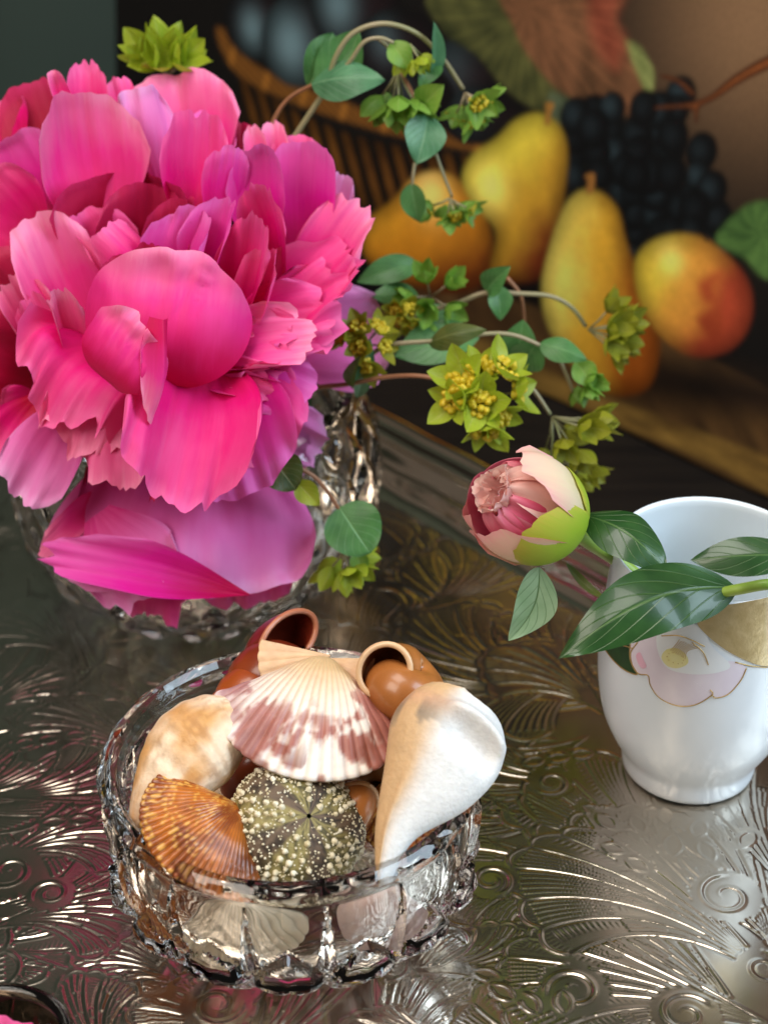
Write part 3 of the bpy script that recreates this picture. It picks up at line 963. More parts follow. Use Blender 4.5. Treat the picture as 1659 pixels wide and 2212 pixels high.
# ------------------------------------------------------------------ seashells heaped in the bowl
m_shell = mat_attr('shell', rough=0.42, spec=0.4, bump=0.12, bscale=420, vary=0.14, sss=0.12)
m_shell_gloss = mat_attr('glossy_shell', rough=0.30, spec=0.5, bump=0.06, bscale=300, vary=0.16, coat=0.15)
m_chalk = mat_attr('chalky_shell', rough=0.55, spec=0.35, bump=0.38, bscale=750, vary=0.12, sss=0.1)
def frame(axis, nrm):
    a = Vector(axis).normalized()
    n = Vector(nrm); n = (n - a * n.dot(a)).normalized()
    return a, n, a.cross(n)
def to_world(o, a, s, n, P):
    M_ = np.array([list(a), list(s), list(n)])
    return np.array(o)[None] + P @ M_
def fan_shell(name, umbo, tip, facing, half=52, ribs=20, dome=0.28, ribh=0.022, colf=None, mat=None, parent=None, asym=0.0, power=0.55, knobs=0.0, nphi=None, round_=0.0):
    """bivalve: ribs fan out from the umbo; tip is the middle of the far margin"""
    umbo, tip = Vector(umbo), Vector(tip)
    D = (tip - umbo).length
    a, n, s = frame(tip - umbo, facing)
    nphi = nphi or ribs * 9
    nr = 44
    ph = np.linspace(-1, 1, nphi)
    ro = np.linspace(0.02, 1, nr)
    PH, RO_ = np.meshgrid(ph, ro, indexing='ij')
    ang = np.radians(half) * PH * (1 + 0.0 * RO_)
    rib = np.abs(np.cos(PH * ribs * math.pi / 2)) ** 0.7
    R = D * np.cos(np.radians(half) * PH * (0.97 + asym * PH)) ** power
    R = R * (1 + 0.018 * (rib - 0.5))
    r = RO_ * R
    x = r * np.cos(ang) + round_ * 0.06 * D * PH ** 2 * (1 - RO_) ** 2; y = np.sin(ang) * (r + round_ * 0.11 * D * (1 - RO_) ** 2)
    # dome swells quickly from the hinge and flattens to the margin
    h = dome * D * (np.sin(np.clip(RO_, 0, 1) ** 0.75 * math.pi * 0.93) * 0.75 + 0.25 * RO_ * (1 - RO_))
    h = h * np.clip(1 - (np.abs(PH)) ** 2.6, 0, 1) ** 0.75
    h += ribh * D * (rib - 0.5) * RO_ ** 0.8 * np.clip(1.15 - np.abs(PH), 0.1, 1)
    if knobs:
        h += knobs * D * np.clip(np.sin(RO_ * 60 + 3 * np.sin(PH * 9)), 0, 1) ** 3 * rib * sstep(0.5, 0.9, RO_)
    h += 0.006 * D * np.sin(RO_ * 26 + 2 * fbm(PH * 3, RO_ * 2)) * RO_
    P = np.stack([x.ravel(), y.ravel(), h.ravel()], -1)
    W = to_world(umbo, a, s, n, P)
    C = colf(PH.ravel(), RO_.ravel(), rib.ravel())
    # inner skin gives the valve its thickness
    W2 = W - np.array(n)[None] * 0.0009
    F = gridF(nphi, nr)
    N_ = len(W)
    edge = [i * nr + nr - 1 for i in range(nphi)]
    E = np.array([(edge[i], edge[i + 1], edge[i + 1] + N_, edge[i] + N_) for i in range(nphi - 1)])
    e0 = np.array([(j, j + 1, j + 1 + N_, j + N_) for j in range(nr - 1)])
    e1 = np.array([((nphi - 1) * nr + j, (nphi - 1) * nr + j + 1, (nphi - 1) * nr + j + 1 + N_, (nphi - 1) * nr + j + N_) for j in range(nr - 1)])
    o = mk(name, np.concatenate([W, W2]), np.concatenate([F, F[:, ::-1] + N_, E, e0, e1]), mat or m_shell, parent, attrs={'col': np.concatenate([C, C * 0.9])})
    return o, (a, s, n, D)

def col_scallop(ph, ro, rib):
    c = lerp(srgb(222, 186, 138), srgb(246, 234, 222), sstep(0.15, 0.75, ro))
    bl = fbm(ph * 5 + 3, ro * 6) * 1.0
    left = sstep(-0.2, -0.95, ph)
    k = np.clip(sstep(0.52, 0.66, bl + 0.30 * (ro - 0.7) + 0.22 * left) * sstep(0.30, 0.75, ro + 0.25 * left), 0, 1)
    c = c * (1 - k[:, None]) * 1.0 + srgb(168, 104, 92) * k[:, None]
    m = sstep(0.52, 0.68, vn(ph * 13 + 4, ro * 9) ) * sstep(0.7, 0.95, ro) * 0.8
    c = c * (1 - m[:, None]) + srgb(140, 78, 64) * m[:, None]
    lil = sstep(0.1, 0.9, ph) * sstep(0.45, 0.9, ro) * 0.5
    c = c * (1 - lil[:, None]) + srgb(206, 172, 178) * lil[:, None]
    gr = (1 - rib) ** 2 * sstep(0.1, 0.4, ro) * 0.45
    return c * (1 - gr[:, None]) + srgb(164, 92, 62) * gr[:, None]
sh = thing('scallop_shell', atz(680, 1560, 0.066), 'cream scallop shell with purple blotches and two ears, topmost on the heap', 'seashell', 'seashells in the crystal bowl')
UMB, TIP = at(702, 1418, 0.492), at(640, 1690, 0.441)
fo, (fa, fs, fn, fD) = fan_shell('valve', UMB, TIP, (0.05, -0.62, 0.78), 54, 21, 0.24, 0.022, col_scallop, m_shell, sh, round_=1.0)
def col_ear(ph, ro, rib):
    return lerp(srgb(226, 190, 146), srgb(206, 160, 124), fbm(ph * 4, ro * 5))
fan_shell('ear', at(716, 1420, 0.4925) + fn * 0.0012, at(560, 1442, 0.488) - fn * 0.0005, (0.05, -0.60, 0.80), 24, 5, 0.03, 0.02, col_ear, m_shell, sh, power=0.2)
fan_shell('ear', at(690, 1425, 0.4925) + fn * 0.0010, at(792, 1474, 0.481) + fn * 0.0005, (0.05, -0.60, 0.80), 26, 4, 0.03, 0.02, col_ear, m_shell, sh, power=0.2)

# orange-brown cockle
def col_cockle(ph, ro, rib):
    c = lerp(srgb(196, 108, 30), srgb(140, 66, 20), sstep(0.3, 0.7, fbm(ph * 3, ro * 4)))
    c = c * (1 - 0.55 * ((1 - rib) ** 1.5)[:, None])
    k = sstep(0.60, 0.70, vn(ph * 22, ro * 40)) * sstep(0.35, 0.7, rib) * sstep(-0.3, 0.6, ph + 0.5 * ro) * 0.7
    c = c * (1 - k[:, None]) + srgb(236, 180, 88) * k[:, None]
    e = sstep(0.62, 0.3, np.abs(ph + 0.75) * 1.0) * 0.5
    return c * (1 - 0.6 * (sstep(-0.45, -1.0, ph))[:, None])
ck = thing('cockle_shell', atz(430, 1800, 0.05), 'orange brown ribbed cockle shell leaning on the front wall of the bowl', 'seashell', 'seashells in the crystal bowl')
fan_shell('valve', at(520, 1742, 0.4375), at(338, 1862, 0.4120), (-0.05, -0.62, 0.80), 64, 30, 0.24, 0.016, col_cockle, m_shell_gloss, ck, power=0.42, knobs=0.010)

# sea urchin: flattened test with bead rows
uc = atz(640, 1790, 0.0515)
ua, un, us_ = frame((0.35, -0.50, 0.85), (1, 0, 0))
ur = thing('sea_urchin', uc - Vector((0, 0, 0.02)), 'grey green dried sea urchin covered in white beads', 'sea urchin')
nu, nv = 60, 34
TH, PHI = np.meshgrid(np.linspace(0, 2 * math.pi, nu, endpoint=False), np.linspace(0.02, math.pi - 0.02, nv), indexing='ij')
UR, UH = 0.0225, 0.0140
def urch(th, phi, lift=0.0):
    r = UR * (1 + 0.03 * np.cos(5 * th)) * np.sin(phi) ** 0.85
    h = UH * np.cos(phi) * np.where(np.cos(phi) < 0, 0.75, 1.0)
    k = 1 + lift / UR
    P = np.stack([h * k, r * np.cos(th) * k, r * np.sin(th) * k], -1)
    return to_world(uc, ua, un, us_, P.reshape(-1, 3))
W = urch(TH.ravel(), PHI.ravel())
am = np.cos(5 * TH.ravel())
cu = lerp(srgb(150, 136, 84), srgb(104, 84, 66), sstep(-0.2, 0.6, am + 0.8 * (fbm(TH.ravel() * 2, PHI.ravel() * 3) - 0.5)))
dk = sstep(0.5, 0.66, vn(TH.ravel() * 14, PHI.ravel() * 16))
cu = cu * (1 - 0.75 * dk[:, None])
yel = sstep(0.4, 0.9, PHI.ravel() / math.pi * 1.4) * 0.3
cu = cu * (1 - yel[:, None]) + srgb(150, 128, 50) * yel[:, None]
mk('test', W, gridF(nu, nv, True, False), m_chalk, ur, attrs={'col': cu})
m_bead = mat_noise('urchin_bead', (0.52, 0.42, 0.22), (0.80, 0.74, 0.58), 260, 0.35, spec=0.5)
def blob(p, n, r, seg=7):
    n = Vector(n).normalized(); t = n.orthogonal().normalized(); b_ = n.cross(t)
    V, F = [], []
    for k, (rr, hh) in enumerate([(1.35, -0.35), (1.0, 0.15), (0.75, 0.75), (0.35, 1.05)]):
        for i in range(seg):
            a = 2 * math.pi * i / seg
            V.append(p + (t * math.cos(a) + b_ * math.sin(a)) * r * rr + n * r * hh)
    V.append(p + n * r * 1.12)
    for k in range(3):
        for i in range(seg):
            F.append((k * seg + i, k * seg + (i + 1) % seg, (k + 1) * seg + (i + 1) % seg, (k + 1) * seg + i))
    for i in range(seg):
        F.append((3 * seg + i, 3 * seg + (i + 1) % seg, 4 * seg))
    return V, F
ru = random.Random(4)
big, small = [], []
for row in range(18):
    phi = 0.20 + row * 0.14
    cnt = max(6, int(44 * math.sin(phi)))
    for k in range(cnt):
        th_ = 2 * math.pi * (k + 0.5 * (row % 2)) / cnt + ru.uniform(-.03, .03)
        p = Vector(urch(np.array([th_]), np.array([phi + ru.uniform(-.02, .02)]))[0]); q = Vector(urch(np.array([th_]), np.array([phi]), 0.002)[0])
        isbig = math.cos(5 * th_) < 0.55 and ru.random() < 0.72
        (big if isbig else small).append(blob(p, q - p, ru.uniform(0.0007, 0.00105) if isbig else ru.uniform(0.00028, 0.00042), 7))
        for e in range(3):
            t2, f2 = th_ + ru.uniform(-.09, .09) / max(0.3, math.sin(phi)), phi + ru.uniform(-.08, .08)
            p = Vector(urch(np.array([t2]), np.array([f2]))[0]); q = Vector(urch(np.array([t2]), np.array([f2]), 0.002)[0])
            small.append(blob(p, q - p, ru.uniform(0.0002, 0.00036), 5))
V, F = join(big); tag(mk('bead_rows', V, F, m_bead, ur), kind='stuff')
V, F = join(small); tag(mk('fine_beads', V, F, m_bead, ur), kind='stuff')

# coiled shells
def coil(name, apex, mouth, turns, grow, wid, label, c_out, c_in, mat, start=0.0, aspect=1.0, squash=1.0, bands=0.0, lipcol=None, face=(0, -0.6, 0.8), end_r=None, flare=1.0, shoulder=0.0, ext=0.0):
    """helico-spiral tube: wound about the line apex -> mouth end, open at the last section"""
    apex, mouth = Vector(apex), Vector(mouth)
    a = (mouth - apex).normalized()
    s = Vector(face); s = (s - a * s.dot(a)).normalized()       # the mouth looks this way
    n = s.cross(a)
    Lz = (mouth - apex).length
    nt_, nc = int(turns * 44), 30
    T = np.linspace(0, 1, nt_)
    g_ = np.exp(-grow * turns * (1 - T))          # size at each step, 1 at the mouth
    z = Lz * g_
    th_ = start - turns * 2 * math.pi * (1 - T)
    rc_ = wid * g_
    rt = (end_r or wid * 0.95) * g_
    fl_ = 1 + (flare - 1) * sstep(0.955, 1.0, T)
    ext0 = 1 - 0.16 / turns
    V, C = [], []
    for i in range(nt_):
        ra = n * math.cos(th_[i]) + s * math.sin(th_[i])
        c = apex + a * z[i] + ra * rc_[i] + (s + n * 0.25) * (ext * max(0.0, (T[i] - ext0) / (1 - ext0)) ** 1.5)
        for k in range(nc):
            q = 2 * math.pi * k / nc
            rr = rt[i] * fl_[i] * (1 + shoulder * max(0, math.cos(q - 2.3)) ** 3)
            rr *= 1 + bands * math.sin(T[i] * turns * 60 + 2 * math.sin(q * 2))
            V.append(c + ra * (math.cos(q) * rr) + a * (math.sin(q) * rr * aspect))
            C.append(T[i])
    W = np.array([tuple(v) for v in V]); C = np.array(C)
    K = np.tile(np.linspace(0, 1, nc), nt_)
    cc = c_out(C, K)
    t = thing(name, apex.lerp(mouth, 0.5) - Vector((0, 0, 0.012)), label, 'seashell', 'seashells in the crystal bowl')
    mk('whorls', W, gridF(nt_, nc, False, True), mat, t, attrs={'col': cc})
    # inside of the mouth: a slightly smaller sleeve running back into the whorl
    m0 = max(0, nt_ - 26)
    W2 = W.reshape(nt_, nc, 3)[m0:]
    cen = W2.mean(1, keepdims=True)
    W2 = cen + (W2 - cen) * 0.93
    ci = np.broadcast_to(c_in, (W2.shape[0] * nc, 3)) * (0.9 + 0.2 * np.random.RandomState(1).rand(W2.shape[0] * nc, 1))
    mk('mouth_lining', W2.reshape(-1, 3), gridF(W2.shape[0], nc, False, True)[:, ::-1].copy(), mat, t, attrs={'col': ci})
    lipP = [Vector(p) for p in (cen[-1] + (W2[-1] - cen[-1]) * 1.04)]
    lv, lf = tubeVF(lipP + [lipP[0]], 0.0011, 8, False)
    mk('lip', lv, lf, mat, t, attrs={'col': np.tile(lipcol if lipcol is not None else c_in, (len(lv), 1))})
    return t
def c_red(T, K):
    c = lerp(srgb(184, 90, 32), srgb(112, 36, 18), sstep(0.45, 0.95, T + 0.1 * np.sin(K * 6.28)))
    return c * (0.80 + 0.35 * fbm(T * 60, K * 6))[:, None]
coil('turban_shell', at(380, 1620, 0.474), at(640, 1425, 0.518), 6.0, 0.27, 0.0085, 'dark rust red spiral shell with a wide open mouth behind the scallop',
     c_red, srgb(112, 36, 20), m_shell_gloss, aspect=1.55, lipcol=srgb(190, 116, 84), bands=0.006, face=(0.75, -0.55, 0.35), end_r=0.0100, flare=0.92)
def c_tan(T, K):
    c = lerp(srgb(132, 72, 30), srgb(178, 110, 54), sstep(0.3, 0.9, T))
    return c * (0.82 + 0.3 * fbm(T * 40, K * 5))[:, None]
MS = at(868, 1492, 0.478)
MA = Vector((0.54, 0.345, 0.67)).normalized()
coil('moon_snail', MS - MA * 0.012, MS + MA * 0.003, 3.0, 0.30, 0.0066, 'smooth tan moon snail shell with a round mouth resting on the rim',
     c_tan, srgb(176, 106, 56), m_shell_gloss, aspect=1.1, lipcol=srgb(224, 182, 138), face=(-0.10, -0.85, 0.52), end_r=0.0108, flare=0.80, ext=0.0075)
SS = at(762, 1752, 0.449)
coil('small_snail', SS + Vector((0.006, 0, -0.004)), SS + Vector((-0.001, 0, 0.001)), 3.0, 0.35, 0.0042, 'small orange tan snail shell between the urchin and the white whelk',
     c_tan, srgb(176, 106, 56), m_shell_gloss, aspect=1.0, lipcol=srgb(200, 150, 100), face=(0.2, 0.8, -0.3), end_r=0.0066)

# lofted shells: cross-sections along a bent spine
def loft(name, label, spine, left, right, high, low, facing, colf, mat, extra=None, ns=70, nc=56, group='seashells in the crystal bowl', base=None):
    S = smooth_path(spine, 14)
    u = np.linspace(0, 1, len(S)); uu = np.linspace(0, 1, ns)
    SX = np.stack([np.interp(uu, u, [p[k] for p in S]) for k in range(3)], -1)
    kn = np.linspace(0, 1, len(left))
    def cr(v):
        P = smooth_path([Vector((k, x, 0)) for k, x in zip(kn, v)], 10)
        return np.interp(uu, [p.x for p in P], [p.y for p in P])
    l_, r_, h_, d_ = cr(left), cr(right), cr(high), cr(low)
    V = []
    q = np.linspace(0, 2 * math.pi, nc, endpoint=False)
    n0 = Vector(facing).normalized()
    for i in range(ns):
        t = Vector(SX[min(i + 1, ns - 1)] - SX[max(i - 1, 0)]).normalized()
        n = (n0 - t * n0.dot(t)).normalized(); s = t.cross(n)
        x = np.where(np.cos(q) < 0, np.cos(q) * l_[i], np.cos(q) * r_[i])
        y = np.where(np.sin(q) > 0, np.sin(q) * h_[i], np.sin(q) * d_[i])
        if extra:
            y = y + extra(uu[i], q) 
        V.append(SX[i][None] + x[:, None] * np.array(s)[None] + y[:, None] * np.array(n)[None])
    W = np.concatenate(V)
    U_, Q_ = np.repeat(uu, nc), np.tile(q, ns)
    t = thing(name, base or Vector(SX[ns // 2]) - Vector((0, 0, 0.012)), label, 'seashell', group)
    F = gridF(ns, nc, False, True)
    W = np.concatenate([W, [SX[0], SX[-1]]])
    k = np.arange(nc)
    capF = [(ns * nc, (i + 1) % nc, i) for i in k] + [(ns * nc + 1, (ns - 1) * nc + i, (ns - 1) * nc + (i + 1) % nc) for i in k]
    C = np.concatenate([colf(U_, Q_), colf(np.array([0., 1.]), np.array([0., 0.]))])
    o = mk('body', W, [tuple(f) for f in F] + capF, mat, t, attrs={'col': C})
    fix_normals(o)
    return t, o
mm = 0.001
def c_white(u, q):
    c = lerp(srgb(206, 168, 124), srgb(222, 220, 217), sstep(-0.55, 0.25, np.cos(q) + 0.5 * (fbm(u * 5, q) - 0.5)))
    k = sstep(0.80, 0.98, u) * 0.5
    c = c * (1 - k[:, None]) + srgb(226, 196, 164) * k[:, None]
    g_ = sstep(0.60, 0.68, vn(u * 16 + 3, q * 4)) * np.exp(-((u - 0.62) / 0.10) ** 2) * sstep(0.3, -0.5, np.cos(q)) * 0.75
    c = c * (1 - g_[:, None]) + srgb(120, 110, 98) * g_[:, None]
    p = np.exp(-((u - 0.70) / 0.05) ** 2) * sstep(0.5, -0.6, np.cos(q)) * 0.35
    return c * (1 - p[:, None]) + srgb(222, 164, 136) * p[:, None]
def w_extra(u, q):
    # the ledge where the inner whorl turns under, growth ridges, and the folded lower lip
    x = np.cos(q)
    up = np.sin(q) > 0
    e = 0.0042 * np.exp(-((u - 0.70 + 0.10 * (x - 0.2) ** 2) / 0.035) ** 2) * sstep(-0.3, 0.2, x) * up
    e = e - 0.0048 * np.exp(-((u - 0.60 + 0.10 * (x - 0.2) ** 2) / 0.06) ** 2) * sstep(-0.1, 0.4, x) * sstep(1.0, 0.7, x) * up
    e = e + 0.0004 * np.sin(u * 170 + 3 * x) * sstep(0.72, 0.85, u) * up
    e = e + 0.0012 * np.exp(-((x + 0.25 + 0.3 * (0.5 - u)) / 0.12) ** 2) * sstep(0.55, 0.2, u) * up
    return e
loft('white_whelk', 'large chalky white whelk shell overhanging the right rim of the bowl',
     [at(818, 1905, 0.4085), at(850, 1790, 0.4225), at(905, 1680, 0.437), at(950, 1590, 0.449), at(985, 1515, 0.460), at(1000, 1487, 0.464)],
     [1 * mm, 6.0 * mm, 12 * mm, 16.5 * mm, 12 * mm, 1.0 * mm], [2.5 * mm, 8 * mm, 19 * mm, 22 * mm, 15 * mm, 1 * mm], [2 * mm, 5 * mm, 9 * mm, 11 * mm, 7 * mm, 0.6 * mm], [1.5 * mm, 4 * mm, 7 * mm, 9 * mm, 6 * mm, 0.6 * mm],
     (-0.05, -0.70, 0.70), c_white, m_chalk, w_extra)
def c_buff(u, q):
    c = lerp(srgb(214, 160, 100), srgb(240, 214, 184), sstep(0.35, 0.65, fbm(u * 3, q * 1.2) + 0.15 * np.sin(q)))
    k = sstep(0.55, 0.62, vn(u * 30, q * 9)) * sstep(0.25, 0.9, vn(u * 5, q * 2)) * 0.4
    c = c * (1 - k[:, None]) + srgb(140, 86, 44) * k[:, None]
    e = sstep(0.35, 0.0, u) * 0.5
    return c * (1 - e[:, None]) + srgb(186, 120, 60) * e[:, None]
loft('buff_whelk', 'pale buff rounded shell between the scallop and the orange cockle',
     [at(285, 1790, 0.434), at(318, 1735, 0.440), at(372, 1668, 0.449), at(425, 1610, 0.458), at(490, 1556, 0.466), at(530, 1530, 0.470)],
     [1 * mm, 6 * mm, 12.5 * mm, 15 * mm, 11 * mm, 1 * mm], [1.5 * mm, 8 * mm, 14 * mm, 16 * mm, 11 * mm, 1 * mm], [1 * mm, 6 * mm, 11 * mm, 13 * mm, 8.5 * mm, 0.8 * mm], [1 * mm, 5 * mm, 9 * mm, 10 * mm, 8 * mm, 0.8 * mm],
     (-0.15, -0.65, 0.75), c_buff, m_chalk, lambda u, q: 0.0005 * np.sin(u * 60 + 1.5 * np.cos(q)) * (np.sin(q) > 0) * sstep(0.15, 0.4, u) * sstep(0.95, 0.8, u))

# valves lower in the heap, seen through the glass and in the gaps
def col_white_rib(ph, ro, rib):
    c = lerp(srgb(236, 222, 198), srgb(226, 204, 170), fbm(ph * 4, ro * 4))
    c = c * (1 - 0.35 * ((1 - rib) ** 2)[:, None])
    k = np.exp(-((ro - 0.86) / 0.012) ** 2) * sstep(0.45, 0.6, vn(ph * 14, ro * 0 + 2)) * 0.8
    return c * (1 - k[:, None]) + srgb(110, 60, 40) * k[:, None]
def lower(name, u, t, f, half, ribs, colf, label):
    th_ = thing(name, (Vector(u) + Vector(t)) / 2 - Vector((0, 0, 0.012)), label, 'seashell', 'seashells in the crystal bowl')
    fan_shell('valve', u, t, f, half, ribs, 0.2, 0.02, colf, m_shell, th_)
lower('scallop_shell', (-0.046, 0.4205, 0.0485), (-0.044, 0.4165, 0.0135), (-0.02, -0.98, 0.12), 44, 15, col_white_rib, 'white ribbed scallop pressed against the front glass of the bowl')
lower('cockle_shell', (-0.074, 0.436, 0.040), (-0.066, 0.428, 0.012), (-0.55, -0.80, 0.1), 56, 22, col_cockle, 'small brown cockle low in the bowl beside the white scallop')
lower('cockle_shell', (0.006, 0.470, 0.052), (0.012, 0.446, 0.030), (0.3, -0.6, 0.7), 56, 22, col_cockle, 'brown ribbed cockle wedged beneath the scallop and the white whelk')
lower('clam_shell', (0.003, 0.4235, 0.040), (-0.004, 0.4205, 0.016), (0.25, -0.95, 0.1), 58, 8, lambda ph, ro, rib: lerp(srgb(222, 196, 184), srgb(188, 150, 140), fbm(ph * 3, ro * 9)), 'pinkish clam shell low in the bowl below the sea urchin')
lower('scallop_shell', (-0.070, 0.470, 0.030), (-0.030, 0.470, 0.028), (0, -0.2, 0.97), 54, 18, col_scallop, 'blotched scallop lying flat at the bottom of the bowl')
coil('olive_snail', (0.004, 0.478, 0.050), (-0.004, 0.462, 0.046), 3.0, 0.6, 0.0095, 'dark brown snail shell tucked behind the scallop', lambda T, K: c_tan(T, K) * 0.5, srgb(120, 66, 34), m_shell_gloss, end_r=0.008)
coil('olive_snail', (-0.050, 0.490, 0.036), (-0.040, 0.478, 0.034), 3.0, 0.6, 0.012, 'rust brown snail shell under the turban shell at the back of the bowl', c_red, srgb(120, 66, 34), m_shell_gloss, end_r=0.011)

# ------------------------------------------------------------------ the peony
def mat_petal(name, deep, mid, pale, edge0=0.55, transl=0.38, lilac=None):
    """colour runs along the petal (attribute st: across, along, tone) with fine lengthwise veins"""
    m, nt, b, out = newmat(name)
    L = nt.links.new
    a = N(nt, 'ShaderNodeAttribute', attribute_name='st')
    sep = N(nt, 'ShaderNodeSeparateColor')
    L(a.outputs['Color'], sep.inputs[0])
    cmb = N(nt, 'ShaderNodeCombineXYZ')
    mx = N(nt, 'ShaderNodeMath', operation='MULTIPLY'); mx.inputs[1].default_value = 26.0
    my = N(nt, 'ShaderNodeMath', operation='MULTIPLY'); my.inputs[1].default_value = 2.2
    mz = N(nt, 'ShaderNodeMath', operation='MULTIPLY'); mz.inputs[1].default_value = 37.0
    L(sep.outputs[0], mx.inputs[0]); L(sep.outputs[1], my.inputs[0]); L(sep.outputs[2], mz.inputs[0])
    L(mx.outputs[0], cmb.inputs[0]); L(my.outputs[0], cmb.inputs[1]); L(mz.outputs[0], cmb.inputs[2])
    n1 = N(nt, 'ShaderNodeTexNoise', Scale=1.0, Detail=6.0, Roughness=0.65)
    L(cmb.outputs[0], n1.inputs['Vector'])
    tc = N(nt, 'ShaderNodeTexCoord')
    n3 = N(nt, 'ShaderNodeTexNoise', Scale=38.0, Detail=3.0)
    L(tc.outputs['Object'], n3.inputs['Vector'])
    # position along petal pushed around by veins and blotches
    ad = N(nt, 'ShaderNodeMath', operation='MULTIPLY_ADD'); ad.inputs[1].default_value = 0.26; ad.inputs[2].default_value = -0.13
    L(n1.outputs[0], ad.inputs[0])
    ad3 = N(nt, 'ShaderNodeMath', operation='MULTIPLY_ADD'); ad3.inputs[1].default_value = 0.5; ad3.inputs[2].default_value = -0.25
    L(n3.outputs[0], ad3.inputs[0])
    s1 = N(nt, 'ShaderNodeMath', operation='ADD'); L(sep.outputs[1], s1.inputs[0]); L(ad.outputs[0], s1.inputs[1])
    s2 = N(nt, 'ShaderNodeMath', operation='ADD'); L(s1.outputs[0], s2.inputs[0]); L(ad3.outputs[0], s2.inputs[1])
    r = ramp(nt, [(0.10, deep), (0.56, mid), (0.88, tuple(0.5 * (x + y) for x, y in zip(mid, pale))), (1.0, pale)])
    L(s2.outputs[0], r.inputs[0])
    L(r.outputs[0], b.inputs['Base Color'])
    b.inputs['Roughness'].default_value = 0.55
    b.inputs['Specular IOR Level'].default_value = 0.25
    b.inputs['Sheen Weight'].default_value = 0.0
    bp = N(nt, 'ShaderNodeBump', Strength=0.18, Distance=0.0006)
    L(n1.outputs[0], bp.inputs['Height']); L(bp.outputs[0], b.inputs['Normal'])
    t = N(nt, 'ShaderNodeBsdfTranslucent')
    L(r.outputs[0], t.inputs[0]); L(bp.outputs[0], t.inputs['Normal'])
    ms = N(nt, 'ShaderNodeMixShader'); ms.inputs[0].default_value = transl
    L(b.outputs[0], ms.inputs[1]); L(t.outputs[0], ms.inputs[2]); L(ms.outputs[0], out.inputs[0])
    return m
PK = {'hot': mat_petal('hot_pink_petal', (0.48, 0.001, 0.040), (0.74, 0.004, 0.19), (0.84, 0.12, 0.35), transl=0.20),
      'pale': mat_petal('pale_pink_petal', (0.60, 0.002, 0.09), (0.80, 0.030, 0.26), (0.88, 0.25, 0.44), transl=0.20),
      'mag': mat_petal('magenta_petal', (0.50, 0.001, 0.08), (0.70, 0.011, 0.30), (0.78, 0.14, 0.48), transl=0.20),
      'dark': mat_petal('shaded_crimson_petal', (0.22, 0.001, 0.010), (0.37, 0.001, 0.034), (0.54, 0.02, 0.11), transl=0.18),  # crimson made darker to carry the shade of the flower's heart
      'lil': mat_petal('lilac_pink_petal', (0.66, 0.03, 0.24), (0.78, 0.14, 0.47), (0.82, 0.34, 0.66), transl=0.22)}
rpet = random.Random(11)
